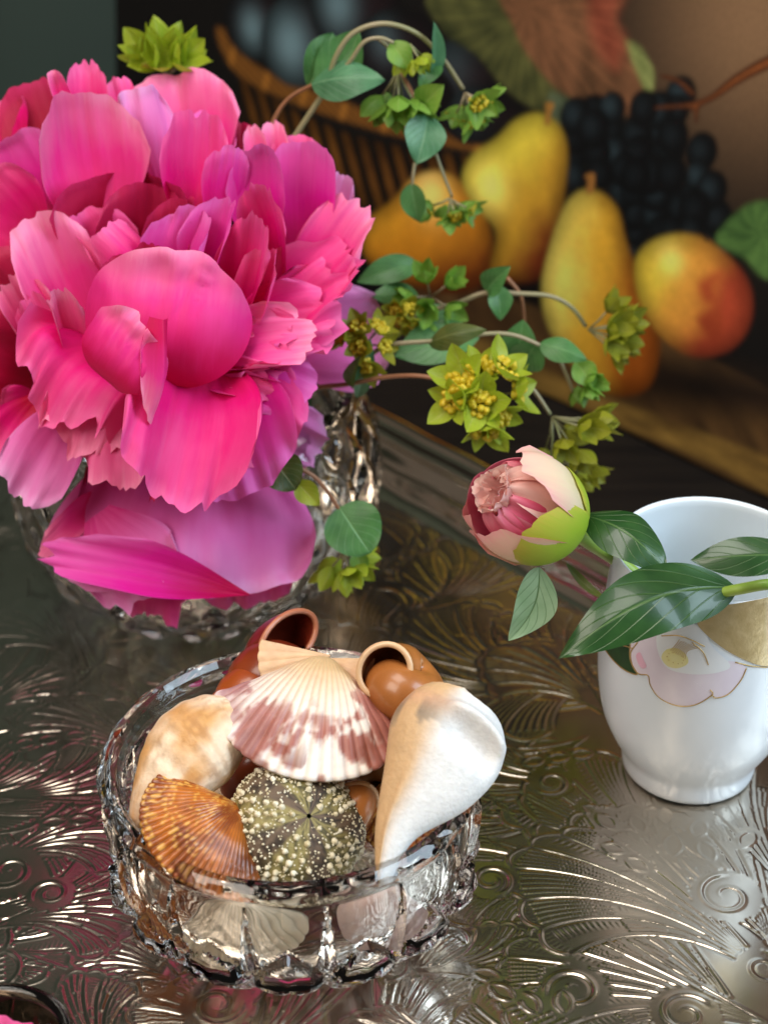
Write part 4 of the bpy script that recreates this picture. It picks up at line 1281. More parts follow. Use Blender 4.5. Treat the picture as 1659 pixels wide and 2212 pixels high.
def petal(parent, base, tip, width, face=TOCAM, cup=0.25, bend=0.0, curl=0.0, ruf=0.06, tone='hot', wide=0.62, notch=0.0, frill=0.03, side=0.0, neck=0.30, twist=0.0, ns=25, nt=26, name='petal', square=2.6, mat=None, wrinkle=1.0):
    base, tip = Vector(base), Vector(tip)
    ax = tip - base; L = ax.length; ax.normalize()
    n = Vector(face); n = (n - ax * n.dot(ax)).normalized()
    b = ax.cross(n)
    hw = width / 2
    r = rpet
    f1, f2, f3 = r.uniform(5, 8), r.uniform(9, 14), r.uniform(17, 26)
    p1, p2, p3 = r.uniform(0, 6), r.uniform(0, 6), r.uniform(0, 6)
    q1 = r.uniform(0, 50)
    tid = r.random()
    cr = r.uniform(-.4, .4)
    rl = r.choice([-1, 1, 1]) * r.uniform(0.04, 0.16)
    S = np.linspace(-1, 1, ns)[:, None]; T = np.linspace(0, 1, nt)[None, :]
    Tc = wide + (1 - wide) * np.clip(1 - np.abs(S) ** square, 0, 1) ** (1 / 2.0)
    Tc = Tc * (1 - notch * np.exp(-((S - r.uniform(-.25, .25)) / 0.10) ** 2)) + frill * (vn(S * 5 + q1, S * 0 + 3) - 0.5) * 1.6 + frill * 0.7 * (vn(S * 13 + q1, S * 0 + 8) - 0.5)
    t = T * Tc
    W = neck + (1 - neck) * np.sin(np.clip(t / wide, 0, 1) * math.pi / 2) ** 1.1
    x = S * hw * W
    y = L * t
    z = bend * L * np.sin(math.pi * np.clip(t, 0, 1) * 0.92)
    z = z + 1.35 * cup * hw * (np.abs(S) ** 1.8) * W * (0.45 + 0.55 * np.sin(math.pi * np.clip(t, 0, 1) * 0.85))
    cu = sstep(0.55, 1.0, T) ** 1.5
    z = z - curl * L * cu * 0.5
    y = y - abs(curl) * L * cu * 0.18
    edge = T ** 3.2 * (0.35 + 0.65 * np.abs(S)) + 0.5 * np.abs(S) ** 4 * T
    z = z + 1.15 * ruf * hw * edge * (np.sin(S * f1 + p1) + 0.6 * np.sin(S * f2 + p2 + 2 * T) + 0.45 * np.sin(S * f3 + p3 + 3 * T))
    x = x + ruf * hw * 0.45 * edge * np.cos(S * f2 + p3)
    z = z + hw * 0.16 * (vn(S * 1.5 + q1, T * 1.7 + q1 * .7) - 0.5) * 2 * (0.25 + 0.75 * T)
    z = z - hw * 0.05 * np.exp(-((S - cr) / 0.07) ** 2) * sstep(0.15, 0.6, T)
    roll = sstep(0.86, 1.0, T) ** 1.3
    z = z - rl * hw * roll * (0.6 + 0.4 * np.sin(S * 4 + p2))
    y = y - abs(rl) * hw * 0.3 * roll
    z = z + wrinkle * hw * 0.030 * (vn(S * 7 + q1, T * 1.4 + q1) - 0.5) * 2 * (0.3 + T) + wrinkle * hw * 0.005 * np.sin(S * 19 + 4 * vn(S * 2 + q1, T * 3))
    x = x + side * L * (T ** 2)
    an = twist * T
    x, z = x * np.cos(an) - z * np.sin(an), x * np.sin(an) + z * np.cos(an)
    P = x[..., None] * np.array(b) + y[..., None] * np.array(ax) + z[..., None] * np.array(n) + np.array(base)
    st = np.stack([np.broadcast_to(S * 0.5 + 0.5, x.shape), np.broadcast_to(T, x.shape), np.full(x.shape, tid)], -1)
    o = mk(name, P.reshape(-1, 3), gridF(ns, nt), mat or PK[tone], parent, attrs={'st': st.reshape(-1, 3)})
    return o
FC = at(330, 640, 0.635)                       # heart of the bloom
peony = thing('peony', Vector((VX, VY, 0.01)), 'huge ruffled hot pink peony bloom in the round crystal vase', 'flower')
def pp(bx, by, bY, tx, ty, tY, wpx, **k):
    b_, t_ = at(bx, by, bY), at(tx, ty, tY)
    f = k.pop('f', None)
    face = Vector(TOCAM) if f is None else Vector(f)
    return petal(peony, b_, t_, wpx * mpp(b_.lerp(t_, 0.6)), face, **k)
U_ = (0, -0.25, 0.97)       # facing up
C_ = tuple(TOCAM)
# back row, rising behind the heart
pp(130, 420, .665, 52, 178, .690, 165, cup=.25, bend=-.05, tone='dark', ruf=.03)
pp(40, 330, .668, -30, 250, .690, 170, cup=.2, tone='hot')
pp(110, 470, .655, 15, 292, .668, 180, cup=.35, bend=-.08, tone='mag', ruf=.05)
pp(90, 540, .648, -60, 400, .655, 220, cup=.3, tone='hot')
pp(200, 330, .668, 188, 132, .685, 88, cup=.45, tone='hot', ruf=.08, frill=.05)
pp(180, 330, .662, 140, 196, .668, 74, cup=-.5, tone='hot', curl=.25)
pp(160, 260, .662, 112, 146, .668, 40, cup=.7, tone='pale', curl=-.2)
pp(300, 360, .670, 252, 166, .690, 80, cup=.3, tone='hot')
pp(400, 440, .668, 380, 142, .700, 270, cup=.30, bend=-.06, tone='pale', ruf=.05, f=(-.1, -.9, .4))
pp(340, 400, .660, 292, 184, .672, 130, cup=-.35, bend=.05, tone='lil', ruf=.16, wrinkle=2.2)
pp(430, 430, .665, 470, 232, .690, 120, cup=.35, tone='mag', ruf=.10, wrinkle=1.8)
pp(510, 450, .668, 505, 262, .688, 110, cup=.4, tone='dark', ruf=.1)
pp(600, 440, .665, 590, 262, .680, 66, cup=.6, tone='pale', frill=.04)
pp(570, 420, .660, 545, 270, .672, 50, cup=.5, tone='pale')
pp(640, 480, .662, 640, 288, .680, 120, cup=.35, tone='hot')
# second row
pp(225, 520, .640, 150, 196, .655, 240, cup=.42, bend=-.10, tone='pale', ruf=.05, f=(.25, -.85, .45), square=2.2, wide=.55, side=.05, frill=.04)
pp(420, 520, .640, 424, 236, .655, 155, cup=.50, bend=-.06, tone='hot', ruf=.07, f=(.2, -.85, .45), notch=.06)
pp(470, 500, .636, 498, 318, .640, 110, cup=-.45, bend=.05, tone='mag', ruf=.10, frill=.05)
pp(560, 560, .632, 566, 312, .640, 135, cup=.45, bend=-.05, tone='mag', ruf=.06, f=(-.3, -.85, .4))
pp(650, 580, .640, 668, 300, .655, 165, cup=.35, bend=-.05, tone='mag', ruf=.03, f=(-.3, -.85, .45), square=3)
pp(690, 560, .650, 738, 372, .662, 90, cup=.3, tone='lil', ruf=.06)
pp(600, 620, .625, 560, 400, .622, 120, cup=.55, bend=-.08, tone='hot', ruf=.10, frill=.05, f=(-.5, -.8, .4))
pp(640, 680, .628, 790, 440, .640, 170, cup=.35, bend=.06, tone='pale', ruf=.16, frill=.07, f=(-.35, -.75, .55))
pp(600, 720, .618, 772, 545, .625, 175, cup=.30, bend=.08, tone='hot', ruf=.20, frill=.08, f=(-.3, -.65, .7))
pp(560, 760, .610, 745, 600, .612, 190, cup=.25, bend=.10, tone='hot', ruf=.22, frill=.08, f=(-.25, -.6, .75))
# heart: a cup of crimson petals, colour deepened for the shade in the hollow
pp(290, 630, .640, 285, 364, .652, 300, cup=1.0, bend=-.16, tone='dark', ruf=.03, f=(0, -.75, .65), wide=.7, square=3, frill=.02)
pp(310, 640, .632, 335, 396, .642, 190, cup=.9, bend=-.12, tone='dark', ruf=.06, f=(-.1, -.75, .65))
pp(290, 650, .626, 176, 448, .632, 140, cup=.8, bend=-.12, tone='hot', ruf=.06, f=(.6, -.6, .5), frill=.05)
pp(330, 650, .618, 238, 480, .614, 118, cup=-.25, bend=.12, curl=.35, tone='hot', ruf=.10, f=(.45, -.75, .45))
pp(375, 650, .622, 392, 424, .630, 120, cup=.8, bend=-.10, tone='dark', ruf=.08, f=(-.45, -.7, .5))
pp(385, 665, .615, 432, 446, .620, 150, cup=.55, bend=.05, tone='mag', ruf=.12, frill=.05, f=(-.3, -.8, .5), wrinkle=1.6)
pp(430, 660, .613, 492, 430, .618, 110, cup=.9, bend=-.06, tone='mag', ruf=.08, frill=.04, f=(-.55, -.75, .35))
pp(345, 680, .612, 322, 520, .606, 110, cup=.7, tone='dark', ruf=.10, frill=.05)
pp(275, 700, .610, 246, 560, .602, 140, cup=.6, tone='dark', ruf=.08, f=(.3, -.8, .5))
for k in range(7):
    a = k / 7 * 6.28
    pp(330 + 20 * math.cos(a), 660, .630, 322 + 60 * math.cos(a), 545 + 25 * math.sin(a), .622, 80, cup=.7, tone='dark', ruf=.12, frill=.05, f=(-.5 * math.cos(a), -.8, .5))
pp(500, 720, .612, 560, 470, .606, 130, cup=.55, bend=-.06, tone='hot', ruf=.10, f=(-.55, -.75, .4), frill=.05)
pp(520, 760, .605, 590, 540, .602, 120, cup=.6, bend=-.06, tone='hot', ruf=.12, f=(-.6, -.7, .4), frill=.05)
# left flank
pp(215, 790, .606, 70, 462, .622, 190, cup=.35, bend=-.05, tone='pale', ruf=.06, f=(.35, -.8, .5), square=3)
pp(130, 800, .612, 18, 600, .612, 110, cup=.5, bend=.04, tone='pale', ruf=.18, frill=.06, f=(.3, -.8, .5))
pp(160, 820, .606, 60, 640, .602, 100, cup=-.3, bend=.06, tone='hot', ruf=.16, frill=.06)
pp(180, 830, .598, 118, 628, .592, 84, cup=.7, bend=-.03, tone='pale', ruf=.16, frill=.06, f=(.7, -.7, .1))
pp(120, 760, .622, -60, 560, .630, 240, cup=.3, tone='dark', ruf=.08)
pp(120, 800, .618, -50, 720, .606, 230, cup=.3, tone='dark', ruf=.08)
pp(110, 840, .612, -30, 880, .598, 200, cup=.25, tone='hot', ruf=.10, f=(.2, -.6, .75))
pp(120, 880, .606, 10, 935, .592, 150, cup=.25, bend=.05, tone='hot', ruf=.14, f=(.2, -.7, .65))
# big front petals round the heart
def spoon(cx, cy, Y, rx, ry, bulge, tone, rot=0.0, face=TOCAM, top=0.35, frill=0.03, cut=0.0, tuck=0.9, creases=(), parent=None):
    """a cupped petal seen from its back: rounded foot that tucks under, free rim at the top"""
    c = at(cx, cy, Y); k = mpp(c)
    n = Vector(face).normalized()
    up = Vector((math.sin(rot), 0, math.cos(rot))); up = (up - n * up.dot(n)).normalized()
    rt = up.cross(n)
    q = rpet.uniform(0, 40)
    na_, nr_ = 64, 22
    A, R = np.meshgrid(np.linspace(0, 2 * math.pi, na_, endpoint=False), np.linspace(0.0, 1, nr_), indexing='ij')
    sx, sy = np.sin(A), np.cos(A)              # A = 0 is the top of the rim
    topw = np.clip(sy, 0, 1)
    fr = 1 + frill * topw * ((vn(A * 2.2 + q, A * 0) - .5) * 2 + (vn(A * 6 + q, A * 0 + 5) - .5))
    x = rx * k * R * sx * fr * (1 - cut * topw * 0.3)
    y = ry * k * R * sy * fr
    yy, xx = R * sy, R * sx
    foot = np.sqrt(np.clip(1 - np.clip((0.25 - yy) / 1.25, 0, 1) ** 2.4, 0, 1))      # rounds under at the foot
    wall = 1 - top * np.clip((yy + 0.5) / 1.5, 0, 1) ** 2 + 0.30 * sstep(0.45, 1.0, yy)                 # upright wall, rim flaring a little
    side_ = np.clip(1 - np.abs(xx) ** 2.2, 0, 1) ** 0.6
    z = bulge * (side_ * foot * wall)
    for (c0, wd, dp) in creases:
        z = z - dp * np.exp(-((xx - c0 - 0.12 * yy) / wd) ** 2) * sstep(-0.2, 0.7, yy)
    z = z + 0.0006 * np.sin(xx * 17 + 3 * vn(xx * 2 + q, yy * 2)) * sstep(-0.6, 0.8, yy) + bulge * 0.12 * (vn(xx * 1.6 + q, yy * 1.6) - .5)
    z = z - 0.0020 * sstep(0.70, 1.0, R) * topw * (np.sin(xx * 6 + q) + 0.5 * np.sin(xx * 14 + 2 * q))
    P = np.array(c) + x[..., None] * np.array(rt) + y[..., None] * np.array(up) + z[..., None] * np.array(n)
    st = np.stack([xx * .5 + .5, np.clip(0.42 + 0.58 * yy, 0, 1), np.full(xx.shape, rpet.random())], -1)
    return mk('petal', P.reshape(-1, 3), gridF(na_, nr_, True, False), PK[tone], parent or peony, attrs={'st': st.reshape(-1, 3)})
spoon(366, 685, .588, 180, 152, .020, 'pale', .16, (.05, -.92, .38), top=.55, frill=.045, creases=((.30, .025, .0022), (.12, .03, .0012), (-.35, .10, .0012)))
spoon(280, 756, .561, 106, 86, .011, 'pale', .55, (-.30, -.88, .38), frill=.08, top=.6, creases=((.4, .08, .001),))
pp(352, 690, .556, 312, 915, .548, 66, cup=-1.3, bend=.14, tone='pale', ruf=.06, f=(.6, -.75, .3), wide=.35, neck=.7, square=1.5, twist=.4)
# skirt of ruffled petals
pp(290, 755, .602, 96, 900, .562, 310, cup=.12, bend=.16, curl=.3, tone='hot', ruf=.26, frill=.10, f=(-.1, -.6, .8), ns=37, nt=34)
pp(280, 770, .600, 160, 990, .558, 240, cup=.10, bend=.12, curl=.2, tone='pale', ruf=.20, frill=.10, f=(-.1, -.65, .75), ns=33)
pp(300, 780, .600, 250, 1062, .552, 215, cup=-.20, bend=.13, curl=.1, tone='pale', ruf=.24, frill=.08, f=(-.1, -.8, .6), wrinkle=2)
pp(170, 860, .592, 45, 1085, .566, 165, cup=.15, bend=.08, tone='lil', ruf=.16, frill=.05, f=(.1, -.85, .5), notch=.08)
pp(90, 860, .596, 0, 1000, .580, 140, cup=.15, bend=.08, tone='hot', ruf=.12, f=(.1, -.8, .6))
pp(430, 760, .598, 395, 1088, .540, 300, cup=.50, bend=.13, tone='hot', ruf=.12, frill=.06, f=(.25, -.8, .55), side=.06, ns=37, nt=32, wrinkle=1.5)
pp(350, 780, .598, 330, 1085, .546, 70, cup=.6, bend=.10, tone='dark', ruf=.10, frill=.06, f=(.5, -.8, .3))
pp(420, 770, .598, 520, 1070, .562, 330, cup=.20, bend=.12, tone='mag', ruf=.10, frill=.04, f=(.15, -.8, .55), ns=33)
pp(430, 770, .600, 620, 985, .572, 250, cup=.22, bend=.10, tone='hot', ruf=.12, frill=.04, f=(.1, -.75, .65))
pp(450, 770, .600, 672, 860, .586, 170, cup=.30, bend=.12, tone='mag', ruf=.10, frill=.04, f=(.0, -.75, .65))
pp(440, 775, .598, 690, 735, .592, 150, cup=.45, bend=.12, tone='pale', ruf=.16, frill=.07, f=(-.2, -.7, .7))
pp(470, 760, .602, 720, 700, .602, 190, cup=.3, bend=.10, tone='hot', ruf=.20, frill=.08, f=(-.2, -.65, .7))
pp(420, 800, .592, 590, 850, .578, 110, cup=.4, bend=.10, tone='hot', ruf=.16, frill=.08, f=(.1, -.7, .7))
for k in range(16):
    a = math.radians(-170 + k * 17)            # fan round the lower half
    ca, sa = math.cos(a), -math.sin(a)
    pp(345 + 120 * ca, 780 + 40 * sa, .604, 345 + (250 + 30 * (k % 3)) * ca, 800 + (165 + 25 * (k % 2)) * sa, .584 - .010 * sa, 110 + 20 * (k % 3), cup=.35, bend=.08, tone=['hot', 'pale', 'mag', 'hot'][k % 4], ruf=.24, frill=.11, f=(.2 * ca, -.65, .7), wrinkle=1.8)
# guard petals hanging in front of and beside the vase
pp(400, 965, .600, 395, 1300, .560, 590, cup=-.22, bend=.10, tone='lil', ruf=.05, frill=.04, f=(.05, -.85, .5), square=3.4, wide=.60, neck=.55, ns=41, nt=34, wrinkle=1.6)
pp(540, 1285, .552, 100, 1190, .562, 120, cup=.35, bend=.03, tone='mag', ruf=.14, frill=.05, f=(-.1, -.7, .7), wide=.55, neck=.03, ns=21, nt=36)
pp(210, 1110, .575, 330, 1290, .556, 240, cup=-.2, bend=.05, tone='lil', ruf=.10, frill=.08, f=(-.2, -.85, .5))
pp(330, 1080, .590, 335, 1345, .566, 190, cup=.1, bend=.04, tone='hot', ruf=.12, frill=.10, f=(0, -.9, .4))
pp(500, 1060, .602, 530, 1312, .578, 260, cup=-.15, bend=.04, tone='hot', ruf=.08, frill=.05, f=(.1, -.9, .4))
pp(230, 1060, .592, 92, 1196, .572, 70, cup=.2, bend=.04, tone='pale', ruf=.10, frill=.06, wide=.4)
pp(210, 960, .600, 165, 1150, .590, 70, cup=.5, tone='dark', f=(.7, -.7, .2))
pp(600, 760, .655, 830, 722, .668, 230, cup=.25, bend=.08, tone='lil', ruf=.06, f=(-.1, -.85, .5), square=3)
pp(560, 900, .618, 690, 985, .612, 150, cup=.2, bend=.06, tone='lil', ruf=.22, frill=.10, f=(.1, -.9, .4), wrinkle=2.5)
# stem and green calyx below the bloom
m_stem = mat_noise('green_stem', (0.06, 0.13, 0.025), (0.12, 0.20, 0.05), 120, 0.45)
sv, sf = tubeVF(smooth_path([Vector((VX + .02, VY + .01, 0.012)), Vector((VX, VY - .01, 0.07)), FC + Vector((0, 0.03, -0.03)), FC], 6), 0.0035, 8)
mk('stem', sv, sf, m_stem, peony)
# cut stems standing in the vase
for k, (x0, y0, x1, y1) in enumerate([(-.03, .02, .03, -.02), (.03, .01, -.04, .0), (.0, -.03, .05, .01), (.02, .03, .02, -.03), (-.04, -.01, -.03, .02)]):
    sv, sf = tubeVF(smooth_path([Vector((VX + x0, VY + y0, 0.014)), Vector((VX + (x0 + x1) / 2, VY + (y0 + y1) / 2, .06)), Vector((VX + x1, VY + y1, 0.115))], 6), 0.0022, 7)
    tag(mk('cut_stem', sv, sf, m_stem), 'bare green flower stem standing inside the crystal vase', 'stem', 'stems inside the vase')

# ------------------------------------------------------------------ leaves, thorow-wax sprigs, peony bud
def mat_leaf(name, dark, light, vein, rough=0.38, transl=0.25, nv=9.0, coat=0.0):
    m, nt, b, out = newmat(name)
    L = nt.links.new
    a = N(nt, 'ShaderNodeAttribute', attribute_name='st')
    sep = N(nt, 'ShaderNodeSeparateColor'); L(a.outputs['Color'], sep.inputs[0])
    # distance from midrib
    d = N(nt, 'ShaderNodeMath', operation='SUBTRACT'); d.inputs[1].default_value = 0.5; L(sep.outputs[0], d.inputs[0])
    ab = N(nt, 'ShaderNodeMath', operation='ABSOLUTE'); L(d.outputs[0], ab.inputs[0])
    # side veins sweep forward from the midrib
    k = N(nt, 'ShaderNodeMath', operation='MULTIPLY_ADD'); k.inputs[1].default_value = -0.95; L(ab.outputs[0], k.inputs[0]); L(sep.outputs[1], k.inputs[2])
    k2 = N(nt, 'ShaderNodeMath', operation='MULTIPLY'); k2.inputs[1].default_value = nv; L(k.outputs[0], k2.inputs[0])
    fr = N(nt, 'ShaderNodeMath', operation='FRACT'); L(k2.outputs[0], fr.inputs[0])
    pg = N(nt, 'ShaderNodeMath', operation='PINGPONG'); pg.inputs[1].default_value = 0.5; L(k2.outputs[0], pg.inputs[0])
    v1 = N(nt, 'ShaderNodeMapRange'); v1.inputs['From Min'].default_value = 0.0; v1.inputs['From Max'].default_value = 0.07; v1.inputs['To Min'].default_value = 0.75; v1.inputs['To Max'].default_value = 0.0
    L(pg.outputs[0], v1.inputs[0])
    v2 = N(nt, 'ShaderNodeMapRange'); v2.inputs['From Min'].default_value = 0.008; v2.inputs['From Max'].default_value = 0.03; v2.inputs['To Min'].default_value = 1.0; v2.inputs['To Max'].default_value = 0.0
    L(ab.outputs[0], v2.inputs[0])
    vm = N(nt, 'ShaderNodeMath', operation='MAXIMUM'); L(v1.outputs[0], vm.inputs[0]); L(v2.outputs[0], vm.inputs[1])
    tc = N(nt, 'ShaderNodeTexCoord')
    n1 = N(nt, 'ShaderNodeTexNoise', Scale=130.0, Detail=4.0); L(tc.outputs['Object'], n1.inputs['Vector'])
    r = ramp(nt, [(0.3, dark), (0.7, light)]); L(n1.outputs[0], r.inputs[0])
    mx = N(nt, 'ShaderNodeMix', data_type='RGBA'); L(vm.outputs[0], mx.inputs[0]); L(r.outputs[0], mx.inputs[6]); mx.inputs[7].default_value = (*vein, 1)
    L(mx.outputs[2], b.inputs['Base Color'])
    b.inputs['Roughness'].default_value = rough
    b.inputs['Coat Weight'].default_value = coat
    bp = N(nt, 'ShaderNodeBump', Strength=0.5, Distance=-0.0005); L(vm.outputs[0], bp.inputs['Height']); L(bp.outputs[0], b.inputs['Normal'])
    t = N(nt, 'ShaderNodeBsdfTranslucent'); L(mx.outputs[2], t.inputs[0])
    ms = N(nt, 'ShaderNodeMixShader'); ms.inputs[0].default_value = transl
    L(b.outputs[0], ms.inputs[1]); L(t.outputs[0], ms.inputs[2]); L(ms.outputs[0], out.inputs[0])
    return m
LF = {'dark': mat_leaf('glossy_peony_leaf', (0.012, 0.050, 0.010), (0.026, 0.085, 0.018), (0.075, 0.15, 0.04), 0.30, 0.12, 5.0, 0.25),
      'mid': mat_leaf('wax_leaf', (0.055, 0.17, 0.045), (0.10, 0.27, 0.075), (0.17, 0.36, 0.13), 0.42, 0.30, 6.0),
      'blue': mat_leaf('blue_green_leaf', (0.065, 0.20, 0.09), (0.12, 0.31, 0.15), (0.20, 0.40, 0.22), 0.40, 0.30, 6.0),
      'olive': mat_leaf('olive_leaf', (0.055, 0.095, 0.018), (0.13, 0.15, 0.03), (0.20, 0.24, 0.08), 0.42, 0.35, 6.0),
      'lime': mat_leaf('lime_bract', (0.30, 0.42, 0.02), (0.48, 0.56, 0.035), (0.50, 0.56, 0.10), 0.45, 0.40, 5.0),
      'green': mat_leaf('green_bract', (0.15, 0.34, 0.04), (0.27, 0.46, 0.06), (0.34, 0.50, 0.12), 0.45, 0.40, 5.0),
      'ochre': mat_leaf('ochre_bract', (0.24, 0.27, 0.012), (0.36, 0.36, 0.025), (0.42, 0.42, 0.07), 0.45, 0.35, 5.0),
      'silver': mat_leaf('pale_leaf_underside', (0.24, 0.40, 0.21), (0.34, 0.50, 0.30), (0.10, 0.20, 0.07), 0.45, 0.30, 5.0)}
def leafVF(base, tip, width, face, bow=0.1, fold=0.25, side=0.0, peak=0.42, ns=11, nt=18, wave=0.03, blunt=1.0, seed=0):
    base, tip = Vector(base), Vector(tip)
    ax = tip - base; L = ax.length; ax.normalize()
    n = Vector(face); n = (n - ax * n.dot(ax)).normalized()
    b_ = ax.cross(n)
    S = np.linspace(-1, 1, ns)[:, None]; T = np.linspace(0, 1, nt)[None, :]
    e = math.log(0.5) / math.log(peak)
    w = np.clip(np.sin(math.pi * T ** e), 0, 1) ** (0.85 * blunt)
    x = S * width / 2 * w + side * L * np.sin(math.pi * T) * 1.0
    y = L * T + 0 * S
    z = bow * L * np.sin(math.pi * T) + fold * width / 2 * w * np.abs(S) ** 1.2 + wave * width * np.sin(T * 11 + seed) * S * np.abs(S)
    P = x[..., None] * np.array(b_) + y[..., None] * np.array(ax) + z[..., None] * np.array(n) + np.array(base)
    st = np.stack([np.broadcast_to(S * 0.5 + 0.5, P.shape[:2]), np.broadcast_to(T, P.shape[:2]), np.zeros(P.shape[:2])], -1)
    return P.reshape(-1, 3), gridF(ns, nt), st.reshape(-1, 3)
def leaf(parent, base, tip, wpx, face=None, tone='mid', name='leaf', **k):
    base, tip = Vector(base), Vector(tip)
    V, F, st = leafVF(base, tip, wpx * mpp(base.lerp(tip, .5)), face or TOCAM, **k)
    return mk(name, V, F, LF[tone], parent, attrs={'st': st})
m_stalk = mat_noise('pale_stalk', (0.20, 0.22, 0.09), (0.34, 0.26, 0.16), 40, 0.45)
m_stalk_red = mat_noise('reddish_stalk', (0.22, 0.09, 0.04), (0.34, 0.16, 0.08), 60, 0.45)
m_floret = mat_noise('yellow_floret', (0.55, 0.40, 0.01), (0.72, 0.56, 0.03), 900, 0.5, transl=0.15)
# a bract is one shared mesh per tone: root at the origin, pointing along x, facing z
BR = {}
for tn in ('lime', 'green', 'ochre'):
    V, F, st = leafVF((0, 0, 0), (1, 0, 0), 0.62, (0, 0, 1), bow=-0.10, fold=0.35, peak=0.45, ns=7, nt=10, wave=0.02)
    tmp = mk('bract', V, F, LF[tn], attrs={'st': st})
    BR[tn] = tmp.data
    bpy.data.objects.remove(tmp)
def put(name, me, parent, M_):
    o = bpy.data.objects.new(name, me)
    col.objects.link(o)
    o.parent = parent
    o.matrix_parent_inverse = Matrix.Identity(4)
    o.matrix_basis = M_
    return o
rh = random.Random(21)
def head(parent, hub, axis, n=6, ray=0.011, bl=0.011, tone='lime', yellow=True, spread=1.0, stalk=None, seed=0, ball=0.0009):
    """an umbel: stalklets from the hub, each ending in a ring of bracts round a knot of florets"""
    hub = Vector(hub)
    ax = Vector(axis).normalized()
    t = ax.orthogonal().normalized(); b_ = ax.cross(t)
    ends, tubes = [], []
    for k in range(n):
        a = 2 * math.pi * (k + rh.uniform(-.25, .25)) / n
        tilt = spread * rh.uniform(0.55, 0.95) if k else 0.15
        d = (ax * math.cos(tilt) + (t * math.cos(a) + b_ * math.sin(a)) * math.sin(tilt)).normalized()
        e = hub + d * ray * rh.uniform(0.8, 1.15)
        ends.append((e, d))
        tubes.append(tubeVF([hub, hub.lerp(e, .5) + ax * ray * .05, e], 0.00045, 5))
    V, F = join(tubes)
    hd = mk('flower_head', V, F, stalk or m_stalk, parent)
    for e, d in ends:
        tt = d.orthogonal().normalized(); bb = d.cross(tt)
        ph = rh.uniform(0, 6)
        for j in range(5):
            a = ph + 2 * math.pi * j / 5
            o_ = rh.uniform(0.75, 1.1) if yellow else rh.uniform(0.35, 0.75)
            x = ((tt * math.cos(a) + bb * math.sin(a)) * math.sin(o_) + d * math.cos(o_)).normalized()
            z = (d - x * d.dot(x)).normalized()
            y = z.cross(x)
            L = bl * rh.uniform(0.8, 1.15)
            M_ = Matrix(((x.x * L, y.x * L, z.x * L, e.x), (x.y * L, y.y * L, z.y * L, e.y), (x.z * L, y.z * L, z.z * L, e.z), (0, 0, 0, 1)))
            put('bract', BR[tone], hd, M_)
        if yellow:
            fl_ = []
            for j in range(20):
                a, rr = rh.uniform(0, 6.28), math.sqrt(rh.random()) * bl * 0.36
                p = e + (tt * math.cos(a) + bb * math.sin(a)) * rr + d * (bl * 0.28 + rh.uniform(0, .12) * bl - rr * 0.3)
                fl_.append(blob(p, d + Vector((rh.uniform(-.3, .3), rh.uniform(-.3, .3), rh.uniform(-.3, .3))), ball * rh.uniform(.8, 1.2), 6))
                if j % 3 == 0:
                    fl_.append(tubeVF([e, p], 0.00022, 4))
            V, F = join(fl_)
            mk('floret_knot', V, F, m_floret, hd)
    return hd
def stalk(parent, pts, r=0.0011, mat=None, taper=0.75):
    P = smooth_path([Vector(p) for p in pts], 7)
    rs = [r * (1 - (1 - taper) * i / (len(P) - 1)) for i in range(len(P))]
    V, F = tubeVF(P, rs, 7)
    return mk('stalk', V, F, mat or m_stalk, parent)
GR = 'sprigs of green wax flower in the vase'
def sprig(label, px, Y):
    return thing('flower_sprig', Vector((VX, VY, 0.03)), label, 'sprig', GR)
VT = Vector((VX + .02, VY + .005, 0.09))      # where the sprigs leave the vase
C = TOCAM
# top loop over the basket
s1 = sprig('arching sprig that loops high above the peony, with folded green leaves and drooping heads', 0, 0)
stalk(s1, [VT, at(560, 420, .70), at(640, 290, .70), at(700, 196, .70), at(727, 120, .70), at(765, 70, .70), at(830, 51, .70), at(900, 72, .702), at(955, 125, .705), at(1000, 192, .708)], .0013)
stalk(s1, [VT, at(540, 400, .705), at(588, 268, .705), at(625, 212, .705), at(682, 180, .702)], .0011, m_stalk_red)
stalk(s1, [at(700, 178, .700), at(750, 140, .698), at(785, 92, .697), at(820, 82, .697), at(850, 92, .698)], .0010)
stalk(s1, [at(820, 85, .702), at(845, 110, .704), at(862, 150, .706)], .0009)
leaf(s1, at(680, 184, .703), at(775, 66, .712), 105, (-.3, -.8, .5), 'mid', bow=-.12, fold=.55, peak=.5, side=.10)
leaf(s1, at(672, 182, .700), at(832, 172, .690), 92, (0, -.75, .65), 'blue', bow=.14, fold=-.35, peak=.42)
leaf(s1, at(665, 190, .706), at(720, 70, .718), 90, (.4, -.7, .5), 'mid', bow=.1, fold=.3, peak=.5)
leaf(s1, at(845, 90, .700), at(884, 150, .696), 56, None, 'green', bow=.1, fold=.3)
leaf(s1, at(935, 160, .703), at(936, 45, .700), 44, (.6, -.7, .3), 'blue', bow=.06, fold=.5, peak=.35)
leaf(s1, at(945, 130, .706), at(905, 190, .696), 50, None, 'mid', bow=.12, fold=.4)
head(s1, at(1004, 200, .708), (.35, -.3, -.75), 7, .010, .0105, 'green', True, 1.1)
head(s1, at(860, 150, .706), (-.1, -.3, -1), 7, .013, .013, 'green', False, .8)
head(s1, at(885, 95, .699), (.3, -.3, -.9), 4, .006, .008, 'lime', False, .8)
stalk(s1, [at(862, 150, .706), at(890, 200, .700), at(902, 245, .698), at(905, 300, .694), at(896, 360, .692)], .0009, m_stalk_red)
leaf(s1, at(905, 240, .698), at(958, 182, .690), 66, None, 'green', bow=.1, fold=.3, peak=.5)
leaf(s1, at(925, 245, .696), at(900, 355, .684), 92, (.15, -.9, .3), 'blue', bow=.10, fold=.25, peak=.45)
